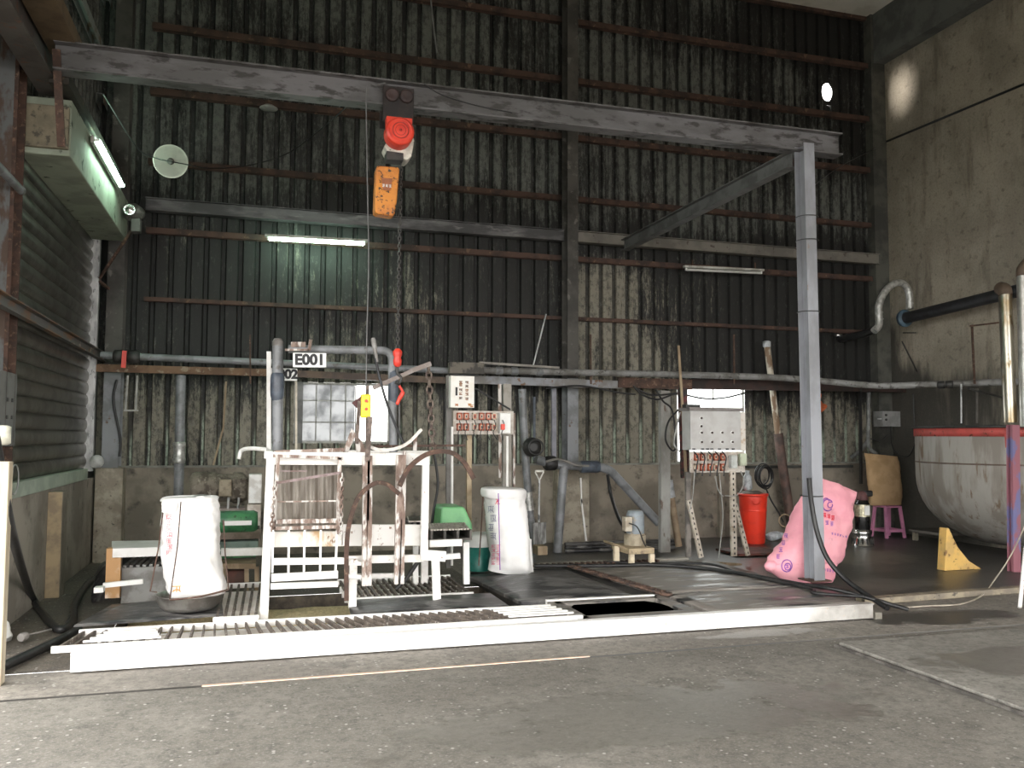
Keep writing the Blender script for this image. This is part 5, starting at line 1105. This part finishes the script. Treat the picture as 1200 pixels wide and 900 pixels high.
b = MB(); p, q = PY(806, 553, Yb+.1), PY(806.5, 652, Yb+.1); q.z = GZ; b.bar(p, q, SZ(6, p), .04, (0,1,0)); part('leg', b, M('leg_dirty', (.22,.2,.18), (.12,.11,.1), 8), t)
b = MB(); bp_(b, (824, 659), (868, 662), 3.5, Yb-.02, .05); part('foot_rail', b, wood, t)
for k, pts in enumerate(([(814,553),(812,580),(808,600)], [(843,555),(845,575),(847,610),(842,655)], [(838,558),(842,575),(848,582)], [(868,552),(872,565),(864,580),(850,581)])):
    part('cable', tp_(MB(), pts, .7, Yb-.05, 6, 5), M('pale_cable', (.35,.35,.33)), t)
for k, x in enumerate((815, 823, 832, 840, 848)): part('cable', tp_(MB(), [(x-2, 529), (x+3, 536), (x+1, 548), (x, 558)], .8, Yb-.05, 6, 4), black, t)
# black cables sweeping along the back of the deck
rope('cable', [V((3.0,9.15,.155)), V((3.8,8.95,.155)), V((4.3,8.85,.16)), V((4.75,8.45,.16)), V((5.0,7.85,.16)), V((5.15,7.3,.16)), V((5.3,6.9,.16)), V((5.75,6.55,.03))], .02, black, 'thick black cable sweeping along the deck past the foot of the gantry post', 'cable')
rope('cable', [V((3.9,9.22,.155)), V((4.4,8.95,.155)), V((4.85,8.55,.19)), V((4.95,8.0,.155)), V((5.1,7.1,.155)), V((5.0,6.9,.155)), V((5.3,6.6,.16))], .014, black, 'thinner black cable twisting beside the thick one at the foot of the pink sack', 'cable')
t_ = MB(); single('red_brown_tray', t_.box(PZ(866, 652, .05), PZ(891, 643, .05)+V((0,0,.03))), M('red_brown_tray', (.12,.035,.025), (.04,.02,.015)), 'flat red-brown board on the floor in front of the red bucket', 'board', bevel=.006)
# red bucket
Yr = 11.3
p = PZ(883, 633, .035); p = V((PY(883, 630, 11.2).x, 11.2, .035)); rt_ = SZ(17, p); rb = SZ(12.5, p); h = PY(883, 579, 11.2).z-.035
t = thing('red_bucket', 'tall bright red plastic bucket by the back wall', 'bucket', p)
part('body', MB().lathe(p, [(rb,0),(rb*1.05,.02),(rt_*.95,h*.93),(rt_*.97,h),(rt_*.92,h),(rb*.95,.03),(.001,.03)], (0,0,1), 36), redbucket, t)
part('rim', MB().lathe(p, [(rt_*.97,h-.03),(rt_*1.04,h-.025),(rt_*1.04,h+.01),(rt_*.95,h+.01)], (0,0,1), 36), redbucket, t)
part('rib', MB().lathe(p, [(rt_*.90,h*.66),(rt_*.925,h*.67),(rt_*.91,h*.69)], (0,0,1), 36), redbucket, t)
part('handle', MB().ring(p+V((-.08,-rt_*.97,h-.07)), .07, .006, (0,1,0), 14, 6, math.pi, 2*math.pi), redbucket, t)
b = MB().ball(p+V((0,0,h-.02)), rt_*.85, 12, (1,1,.35)).shake(.04, 9); single('rag_heap', b, M('dark_rags', (.10,.075,.055), (.04,.035,.03), 10), 'heap of dark brown rags filling the red bucket', 'rags')
b = MB(); 
for k in range(7): b.ring(PY(893.5, 558, 11.5)+V((.015*math.sin(k*2),-.02*k,.012*math.cos(k*3))), .115+.012*(k%3), .011, (.1*math.sin(k),1,.1*math.cos(k)), 26, 6, el=1.3)
single('hose_coil', b, black, 'coil of black hose hanging on the wall above the red bucket', 'hose coil')
rope('cable', [PY(896, 568, 11.6), PY(903, 585, 11.5), PY(912, 600, 11.4), PY(918, 612, 11.3)], .012, black, 'thin black cable running from the coil behind the rusty leaning pipe', 'cable')
b = MB(); b.lathe(PY(876, 575, 11.4), [(.03,0),(.07,.03),(.065,.2),(.03,.26),(.035,.3)], (0,0,1), 14); single('clear_bottle', b, brushdirt, 'clear crumpled plastic bottle standing in the red bucket', 'bottle')
single('wall_ledge_box', MB().box(PY(877, 549, 11.9), PY(1000, 545, 11.9)+V((0,.1,0))), M('ledge_dark', (.05,.05,.045)), 'dark ledge strip along the top of the concrete behind the hose coil', 'ledge')
# leaning rusty pipe through the shelf
t = thing('leaning_pipe', 'long rusty pipe with pale flaking top leaning on the back wall behind the gantry post', 'pipe', PY(925, 605, 11.72))
part('upper_pipe', tp_(MB(), [(898.5, 402), (903, 438), (907, 470), (913, 520)], 3.6, 11.72, 14), M('flaking_pipe', (.5,.46,.38), (.2,.13,.08), 7, (.48,.56), st=(1,1,.4)), t)
part('lower_pipe', tp_(MB(), [(912, 508), (917, 545), (926, 606), (928.5, 622)], 5.4, 11.72, 14), M('rusty_dark_pipe', (.12,.07,.055), (.06,.04,.035), 5), t)
part('cap', MB().lathe(PY(898.5, 404, 11.72), [(.05,-.04),(.062,-.03),(.062,.05),(.04,.06)], (0,0,1), 14), brushdirt, t)
part('wire_loop', MB().ring(PY(920, 610, 11.0), .09, .01, (.3,1,0), 16, 5), wood, t)
b = MB().ball(PY(908, 628, 11.3), .11, 10, (1.4,1,.6)).shake(.04, 8); single('clear_bag', b, brushdirt, 'crumpled clear plastic bag on the floor right of the red bucket', 'bag')
# pink sack
Yk = 7.95
rings = [(PY(924,684,7.88), PY(974,683,7.88), .10), (PY(903,668,7.92), PY(977,672,7.90), .17), (PY(901,660,7.95), PY(981,658,7.93), .20), (PY(914,638,7.95), PY(989,640,7.9), .22), (PY(924,615,7.98), PY(994,622,7.95), .20), (PY(935,590,8.02), PY(999,602,7.98), .15), (PY(948,566,8.05), PY(1003,584,8.0), .08), (PY(954,558,8.06), PY(1004,577,8.02), .03)]
mb = sack(rings, amp=.035, seed=21, sc_=5, e=2.0)
tip = MB().ball(PY(905, 663, 7.92), .075, 12, (1.25,.7,.75)); mb.add(tip.v, tip.f, True)
o = single('pink_sack', mb, pinksack, 'big pink woven sack with purple and red printing slumped behind the gantry post', 'sack')
b = MB(); c_ = PY(970, 592, 7.3); b.ring(c_, .062, .007, (0,1,0), 24, 5, .3, 5.6); b.ring(c_+V((-.02,0,.04)), .035, .006, (0,1,0), 16, 5, 0, 3.6); b.ring(c_+V((.03,0,.0)), .03, .006, (0,1,0), 16, 5)
part('purple_emblem', drape(b, mb), purpleink, o)
b = MB()
for k in range(4): glyph(b, PY(961+5.2*k, 602+1.6*k, 7.3), .044, .05, t=.009, seed=k+60)
part('red_characters', drape(b, mb), redink, o)
b = MB()
for k in range(3): glyph(b, PY(963+6*k, 611+1.4*k, 7.3), .045, .045, t=.006, seed=k+70)
part('purple_characters', drape(b, mb), purpleink, o); b = MB()
for k in range(6): glyph(b, PY(975+3.4*k, 625+.8*k, 7.3), .022, .022, t=.004, seed=k+80)
part('purple_characters', drape(b, mb), purpleink, o); b = MB()
for k in range(5): glyph(b, PY(963+3.4*k, 667+.5*k, 7.3), .022, .03, t=.004, seed=k+90)
part('purple_characters', drape(b, mb), purpleink, o)
for k in range(4):
    b = MB(); glyph(b, PY(921-3*k, 628+8*k, 7.3), .05, .05, t=.006, seed=k+40); part('purple_character', drape(b, mb), purpleink, o)
b = MB(); c_ = PY(922, 663, 7.3); b.ring(c_, .062, .006, (0,1,0), 22, 5); b.ring(c_+V((.01,0,-.01)), .035, .006, (0,1,0), 16, 5); glyph(b, c_, .05, .05, seed=5)
part('purple_emblem', drape(b, mb), purpleink, o)
rope('hose', [PY(948, 560, 7.4), PY(951, 590, 7.4), PY(958, 625, 7.35), PY(970, 655, 7.25), PY(990, 678, 7.1), PY(1010, 693, 6.9), PY(1040, 713, 6.55)], .024, black, 'black hose hanging from the gantry post in front of the pink sack', 'hose')
# red hoist on the wall behind the post
t = thing('hand_hoist', 'small orange-red hand hoist hanging on the wall right of the gantry post', 'hoist', PY(957, 476, 11.3))
part('chain', chain_mb(PY(958, 449, 11.5), PY(957, 466, 11.3), .05, .008), M('orange_red', (.5,.12,.04)), t)
p = PY(957, 476, 11.3); part('body', MB().lathe(p, [(.001,-.05),(.09,-.05),(.1,0),(.09,.05),(.001,.05)], (0,1,0), 22), M('orange_red', (.5,.12,.04), (.35,.08,.03), 9), t)
b = MB(); tp_(b, [(957,464),(961,462),(960,468)], 1.6, 11.3, 8, 4); tp_(b, [(962,474),(968,476),(962,482)], 1.6, 11.3, 8, 4); tp_(b, [(957,486),(958,495),(961,500),(956,503)], 1.6, 11.3, 8, 4); part('hook', b, M('orange_red', (.5,.12,.04)), t)
# canister
p = V(PY(1011, 634, 10.6)); p.z = .036; 
t = thing('canister', 'black canister with a pale label and silver ribbed foot, right of the pink sack', 'canister', p)
s1 = SZ(1, p)
part('foot', MB().lathe(p, [(13*s1,0),(12*s1,2*s1),(10*s1,9*s1),(9.5*s1,11*s1),(10.5*s1,13*s1),(10.5*s1,17*s1),(8*s1,18*s1)], (0,0,1), 20), chrome, t)
b = MB()
for k in range(14): a_ = 2*math.pi*k/14; b.box(p+V((math.cos(a_)*11.6*s1-.008, math.sin(a_)*11.6*s1-.008, 0)), p+V((math.cos(a_)*11.6*s1+.008, math.sin(a_)*11.6*s1+.008, 8*s1)))
part('foot_ribs', b, blackm, t)
part('body', MB().lathe(p, [(8*s1,18*s1),(8.4*s1,19*s1),(8.4*s1,48*s1),(7*s1,50*s1),(6*s1,52*s1)], (0,0,1), 24), M('gloss_black', (.01,.01,.01), rough=.2, bump=0), t)
b = MB().lathe(p, [(8.6*s1,33*s1),(8.6*s1,47*s1)], (0,0,1), 24); part('silver_band', b, M('gold_silver', (.6,.55,.4), (.3,.28,.2), 20, rough=.3, metal=.6), t)
part('pale_label', MB().box(p+V((-3.5*s1,-9*s1,35*s1)), p+V((3.5*s1,-8.3*s1,46*s1))), signwhite, t)
part('cap', MB().lathe(p, [(6*s1,52*s1),(7*s1,54*s1),(5*s1,60*s1),(3*s1,62*s1),(.001,63*s1)], (0,0,1), 16), M('cap_brownred', (.12,.05,.05)), t)
part('nozzle', MB().box(p+V((3*s1,-4*s1,56*s1)), p+V((13*s1,3*s1,63*s1))), black, t, .02)
part('side_knob', MB().lathe(p+V((-9*s1,0,14*s1)), [(.012,-4*s1),(.012,0)], (1,0,0), 10).box(p+V((-14*s1,-.01,9*s1)), p+V((-12.5*s1,.01,19*s1))), chrome, t)
# stool with tan cushion
p = PY(1041, 626, 11.3); p.z = .036; s1 = SZ(1, p)
t = thing('plastic_stool', 'small pink plastic stool in the far right corner', 'stool', p)
H = 37*s1
part('seat', MB().box(p+V((-11.5*s1,-.14,H-.03)), p+V((11.5*s1,.16,H))), pinkplastic, t, .012)
for sx in (-1, 1):
    for sy in (-1, 1):
        a_ = p+V((sx*10*s1, sy*.12+.01, H-.02)); q_ = p+V((sx*12.5*s1, sy*.17+.01, 0)); part('leg', MB().bar(q_, a_, 3.6*s1, .035), pinkplastic, t, .004)
for sy in (-1, 1): part('stretcher', MB().box(p+V((-12*s1, sy*.16-.01, 7*s1)), p+V((12*s1, sy*.16+.01, 10*s1))), pinkplastic, t)
for sx in (-1, 1): part('stretcher', MB().box(p+V((sx*11.5*s1-.01, -.16, 7*s1)), p+V((sx*11.5*s1+.01, .16, 10*s1))), pinkplastic, t)
hz0 = p.z+H
def cpt(x, z, y=11.32): q = PY(x, 590, y); return V((q.x, y, z))
zz = lambda y: PY(1035, y, 11.32).z
mb = sack([(cpt(1021, hz0+.0), cpt(1055, hz0+.0), .05), (cpt(1019, hz0+.03), cpt(1056, hz0+.03), .08), (cpt(1019, zz(575)), cpt(1056, zz(575)), .11), (cpt(1017, zz(550)), cpt(1055, zz(550)), .10), (cpt(1016, zz(540)), cpt(1053, zz(538)), .06), (cpt(1014, zz(531)), cpt(1053, zz(535)), .03)], amp=.012, seed=31)
single('tan_cushion', mb, burlap, 'tan sackcloth cushion standing upright on the pink stool', 'cushion')
# wall box, corner conduits and cables
p0, p1 = PX(1031, 500, XR-.12), PX(1056, 483, XR-.12)
pb = PY(1043, 491, 11.7); w_ = SZ(12.5, pb); h_ = SZ(9, pb)
t = thing('junction_box', 'grey metal junction box on the wall above the tan cushion', 'box', pb)
part('box', MB().box(pb+V((-w_,-.04,-h_)), pb+V((w_,.185,h_))), M('jb_grey', (.25,.25,.245), (.19,.19,.185), 6), t, .006)
part('knob', MB().lathe(pb+V((-w_*.65,-.04,h_*.5)), [(.02,0),(.018,.02),(.001,.022)], (0,-1,0), 10).lathe(pb+V((-w_*.65,-.04,-h_*.1)), [(.02,0),(.018,.02),(.001,.022)], (0,-1,0), 10), blackm, t)
part('handle', MB().bar(pb+V((-w_-.07,0,0)), pb+V((-w_,0,0)), .02), jambm, t)
rope('conduit', [PY(1018, 460, 11.6), PY(1018, 490, 11.6), PY(1018, 522, 11.6), PY(1027, 532, 11.6)], .03, M('pale_conduit', (.2,.21,.2), (.12,.12,.12), 6), 'pale conduit dropping behind the tan cushion', 'conduit', 4)
b = MB(); bp_(b, (1008, 455), (1009, 567), 2.6, 11.54, .04); single('black_bar', b, black, 'thin black bar hanging left of the tan cushion', 'bar')
rope('conduit', [PY(1017, 518, 11.62), PY(1008, 528, 11.8), PY(998, 536, 11.98)], .035, M('pale_conduit', (.2,.21,.2)), 'short pale conduit branch slanting to the left behind the black bar', 'conduit', 4)
rope('cable', [PY(1070, 462, 11.3), PY(1071, 490, 11.3), PY(1073, 515, 11.3), PY(1065, 534, 11.3), PY(1052, 532, 11.4), PY(1045, 520, 11.5), PY(1044, 500, 11.6)], .01, black, 'black cable looping below the junction box', 'cable')
rope('cable', [PY(1020, 514, 11.6), PY(1030, 517, 11.6), PY(1040, 510, 11.65)], .009, black, 'short black cable linking the pale conduit and the junction box', 'cable')
# silver hose, flange and dark duct
t = thing('insulated_hose', 'silver insulated hose looping up from the wall vent to the blue flange', 'hose', PY(1030, 385, 11.0))
part('hose', run([(1024, 388), (1030, 380), (1030, 358), (1037, 342), (1047, 333), (1057, 332), (1064, 340), (1066, 352), (1066, 362)], 4.2, 10.9, silver, 16, 5), silver, t)
b = MB(); 
for x, y in ((1031,374),(1030.5,366),(1030,358),(1033,349),(1066,352),(1065,345)): b.lathe(PY(x, y, 10.9), [(.047,-.012),(.058,0),(.047,.012)], (0,0,1), 14)
part('band', b, silver, t)
part('black_tail', run([(1028, 384, 10.95), (1015, 391, 11.2), (1000, 394, 11.5), (985, 397, 11.85)], 4.5, 11.0, black, 12), black, t)
part('shiny_tip', MB().ball(PY(983, 393, 11.85), .05, 10, (1.4,1,.8)), emit('tip_glint', (.9,.9,.85), 0) if 0 else chrome, t)
t = thing('dark_duct', 'dark duct along the right wall ending in a round blue flange', 'duct', PY(1057, 374, 10.9))
q0, q1 = V((9.72, 11.0, PY(1060, 373, 11.0).z)), PX(1172, 349, 9.72)
part('duct', MB().tube([q0, q1+V((0,-.9,.08))], SZ(6.5, q0), 18), darkpipe, t)
fd = (q0-q1).normalized(); part('flange', MB().lathe(q0, [(.001,-.03),(.13,-.03),(.14,0),(.13,.04),(.08,.06),(.001,.06)], fd, 24), blueplas, t)
b = MB(); bp_(b, (1058, 390), (1077, 390), 1.2, 11.3, .01); bp_(b, (1077, 390), (1078, 438), 1.2, 11.3, .01); bp_(b, (1057, 400), (1076, 438), 1.5, 11.3, .01); single('wall_bracket', b, blackm, 'thin dark triangular bracket on the wall below the blue flange', 'bracket')
# tank
tx, ty = 9.75, 9.35
ct_ = V((tx, ty, 0)); zr = PY(1103, 500, ty).z
Rt = 1.18
t = thing('tank', 'big round-bottomed stained steel tank with a red rim at the right edge', 'tank', V((9.6, ty, .035)))
xl = PY(1105, 520, ty).x; cx_ = xl+1.35; R1 = 1.35
prf = []
zb_ = .02
for k in range(13):
    a_ = math.pi/2*k/12; prf.append((max(.001, R1*math.sin(a_)**.8), .12+ .95*(1-math.cos(a_))))
prf += [(R1, zr-.12)]
cxy = V((cx_, ty, 0))
# the tank hangs close to the wall: stop it short of the wall plane
def clipx(mb): 
    for i, v in enumerate(mb.v): mb.v[i] = V((min(v.x, XR-.02), v.y, v.z))
    return mb
part('body', clipx(MB().lathe(cxy, prf, (0,0,1), 64)), tankm, t)
part('red_rim', clipx(MB().lathe(cxy, [(R1+.003, zr-.13),(R1+.012, zr-.13),(R1+.012, zr-.01),(R1+.003, zr-.01)], (0,0,1), 64)), tankred, t)
part('lip', clipx(MB().lathe(cxy, [(R1-.02, zr-.02),(R1+.04, zr-.02),(R1+.04, zr+.015),(R1-.02, zr+.015)], (0,0,1), 64)), blackm, t)
part('seam', clipx(MB().lathe(cxy, [(R1, zr-.50),(R1+.008, zr-.49),(R1, zr-.48)], (0,0,1), 64)), M('seam_brown', (.13,.09,.07)), t)
ang = math.pi+.62
pd = cxy+V((math.cos(ang), math.sin(ang), 0))*(R1+.015)
b = MB(); tn = V((-math.sin(ang), math.cos(ang), 0)); nn = V((math.cos(ang), math.sin(ang), 0)); b.plate([pd+tn*.022+V((0,0,zr-.1)), pd-tn*.022+V((0,0,zr-.1)), pd-tn*.014+V((0,0,zr-.27)), pd+tn*.014+V((0,0,zr-.27))], .004, nn); part('paint_drip', b, tankred, t)
b = MB(); q0 = PY(1187, 498, 8.0); q1 = PY(1189, 690, 8.0); q1.z = .04; b.hbeam(q0, q1, .11, .09, .01, (0,1,0)); b.bar(q0+V((0,-.02,0)), q1+V((0,-.02,0)), .10, .02)
part('support_post', b, purplepost, t)
for x, y0, y1, w, m in ((1126.5, 450, 496, 2, jambm), (1145, 455, 496, 3, M('dark_stub', (.1,.09,.08)))):
    b = MB(); p_ = PY(x, y0, 9.3); q_ = PY(x, y1, 9.3); b.tube([p_, q_], SZ(w/2, p_), 8); part('stub_pipe', b, m, t)
b = MB(); bp_(b, (1137, 382), (1180, 377), 2, 9.0, .02); bp_(b, (1139, 382), (1142, 450), 2.2, 9.3, .02); part('thin_frame', b, rust, t)
b = MB(); bp_(b, (1135, 455), (1178, 467), 2.5, 9.0, .02); part('brace', b, blackm, t)
# stainless flues
t = thing('flue_pipe', 'tall shiny stained steel flue with a brown cap, left one at the right edge', 'pipe', PY(1182, 490, 8.6))
p_ = PY(1178, 345, 8.6); q_ = PY(1184, 495, 8.6); part('pipe', MB().tube([p_, q_], SZ(7.2, p_), 22), stainless, t)
part('cap', MB().tube(smooth([p_+V((0,0,-.02)), p_+V((.01,.02,.06)), p_+V((.06,.12,.1))], 5), SZ(7.8, p_), 20), M('cap_rusty', (.12,.085,.06), (.08,.055,.04), 6), t)
t = thing('flue_pipe', 'pale steel flue at the very right edge of the picture', 'pipe', PY(1198, 500, 8.1))
p_ = PY(1199, 322, 8.0); q_ = PY(1203, 500, 8.0); part('pipe', MB().tube([p_, q_], SZ(7, p_), 20), M('pale_flue', (.55,.55,.52), (.4,.38,.35), 4, rough=.35, metal=.6), t)
part('cap', MB().tube(smooth([p_+V((0,0,-.02)), p_+V((.01,0,.06)), p_+V((.08,.0,.14))], 5), SZ(7.6, p_), 18), M('cap_rusty', (.2,.13,.09)), t)
# wedge
a_ = PZ(1107, 669, .036); c_ = PZ(1156, 666, .036); d_ = V((a_.x+.05, a_.y, PY(1112, 619, a_.y).z))
b = MB().plate([a_, V((a_.x+.55, a_.y, .036)), V((a_.x+.36, a_.y, .14)), V((a_.x+.2, a_.y, .31)), d_+V((.03,0,0)), d_], .12, (0,1,0)); single('wooden_wedge', b, yellowwood, 'yellow-painted wooden wedge standing under the curved side of the tank', 'wedge', bevel=.006)
t = thing('low_bench', 'low dark bench against the right wall left of the tank', 'bench', PY(1088, 640, 10.5))
b = MB(); q_ = PY(1085, 622, 10.6); b.box((q_.x-.05, 10.2, q_.z-.04), (XR-.02, 10.9, q_.z)); part('top', b, M('bench_dark', (.14,.13,.115), (.08,.075,.065)), t, .006)
for yy in (10.25, 10.85): part('leg', MB().box((q_.x, yy-.03, .036), (q_.x+.06, yy+.03, q_.z-.04)), M('bench_leg', (.2,.18,.14)), t)
rope('cord', [PY(1204, 610, 7.6), PY(1185, 650, 7.4), PY(1165, 680, 7.3), PZ(1150, 698, .02), PZ(1125, 708, .02), PZ(1090, 710, .02), PZ(1060, 712, .02)], .008, M('cord_beige', (.45,.4,.33)), 'thin beige cord trailing from the right edge over the kerb board', 'cord')
b = MB(); b.tube([PZ(1195, 712, .02), PY(1202, 640, 6.6)], .018, 10); single('white_pole', b, whiteclean, 'white pole standing at the right edge in front of the tank', 'pole')
# ------------------------------------------------------------------ left hoses, scrap
rope('hose', [PX(-8, 500, XL+.3), PX(0, 545, XL+.32), PX(14, 625, XL+.4), PZ(38, 700, .1), PZ(66, 736, .035), PZ(85, 728, .03), PZ(88, 708, .03), PZ(104, 684, .03), PZ(132, 670, .03), PZ(165, 664, .05)], .032, black, 'thick black hose hanging at the left edge and curling across the floor', 'hose', 12, 12)
rope('hose', [PZ(80, 730, .03), PZ(92, 700, .03), PZ(110, 676, .03), PZ(150, 664, .03)], .022, M('scuffed_hose', (.03,.03,.03), (.10,.095,.085), 12), 'scuffed grey-black hose lying alongside the thick one near the left wall', 'hose', 12, 10)
rope('hose', [PZ(-14, 790, .04), PZ(8, 779, .04), PZ(40, 764, .04), PZ(70, 750, .04), PZ(92, 738, .04)], .034, black, 'short glossy black hose entering at the lower left toward the grating', 'hose', 12, 12)
b = MB().ball(PZ(4, 752, .0)+V((-.02,0,.06)), .08, 10, (1,1,1.1)).shake(.05, 12); single('white_scrap', b, whiteclean, 'crumpled white scrap at the foot of the timber post', 'scrap')
p_ = PX(3, 510, XL+.2); b = MB().lathe(p_, [(.03,-.07),(.055,-.06),(.055,.06),(.03,.07)], (0,0,1), 14); single('pale_fitting', b, M('pale_fitting', (.8,.78,.65)), 'pale cream hose fitting at the left edge below the switch cabinet', 'fitting')
b = MB(); b.ring(PX(17, 562, XL+.08), .12, .006, (1,0,0), 20, 5); single('wire_loop', b, jambm, 'thin wire loop on the left wall under the switch cabinet', 'wire')
p_ = PX(24, 752, XL+.4); q_ = PZ(24, 752, .02); b = MB(); b.lathe(q_+V((0,0,.03)), [(.03,0),(.035,.02),(.03,.06)], (.4,1,0), 12); b.tube([q_+V((.0,.05,.03)), q_+V((.15,.3,.02))], .008, 6); single('hose_nozzle', b, M('nozzle_grey', (.3,.28,.26)), 'small grey hose nozzle lying on the floor at the left', 'nozzle')
# overhead thin cables
rope('cable', [PY(497, 99, 7.5), PY(520, 112, 7.45), PY(560, 124, 7.5), PY(600, 132, 7.52)], .007, black, 'black cable sagging along the overhead beam to the right of the trolley', 'cable')
rope('cable', [PY(505, 0, 11.93), PY(508, 30, 11.93), PY(512, 62, 11.93)], .012, M('web_grey', (.25,.25,.25)), 'pale ragged cord hanging on the upper ribbed wall near the top', 'cord')
rope('cable', [PY(940, 228, 7.9), PY(985, 195, 10.5), PX(1030, 172, XR-.05)], .006, black, 'thin wire from the gantry post to the crack in the right wall', 'wire')
rope('cable', [PY(640, 455, 11.4), PY(680, 452, 11.4), PY(725, 460, 11.3), PY(745, 462, 11.2)], .012, black, 'black cable drooping beneath the grey-painted rail', 'cable')
# daylight of the gap in the sheet falls on the corner of the right wall
sd = bpy.data.lights.new('breach_daylight', 'SPOT'); sd.energy = 620; sd.spot_size = math.radians(40); sd.spot_blend = .6; sd.shadow_soft_size = .4; sd.color = (1, .93, .85)
so = bpy.data.objects.new('breach_daylight', sd); C.objects.link(so); so.location = (8.0, YB+.5, 7.5)
so.rotation_euler = (V((10.2, 11.5, 7.38))-so.location).to_track_quat('-Z', 'Y').to_euler()
sc.view_settings.view_transform = 'Standard'; sc.view_settings.look = 'None'; sc.view_settings.gamma = 1
sc.view_settings.exposure = EXPO = 1.75
try: sc.view_settings.use_curve_mapping = False
except Exception: pass
wd = bpy.data.worlds.new('sky'); sc.world = wd; wd.use_nodes = True
bg = wd.node_tree.nodes['Background']; bg.inputs[0].default_value = (1.0, .985, .955, 1); bg.inputs[1].default_value = 2.2
sc.cycles.use_denoising = True
sc.cycles.max_bounces = 8; sc.cycles.diffuse_bounces = 5; sc.cycles.glossy_bounces = 3; sc.cycles.transmission_bounces = 4; sc.cycles.transparent_max_bounces = 8
sc.cycles.sample_clamp_indirect = 8
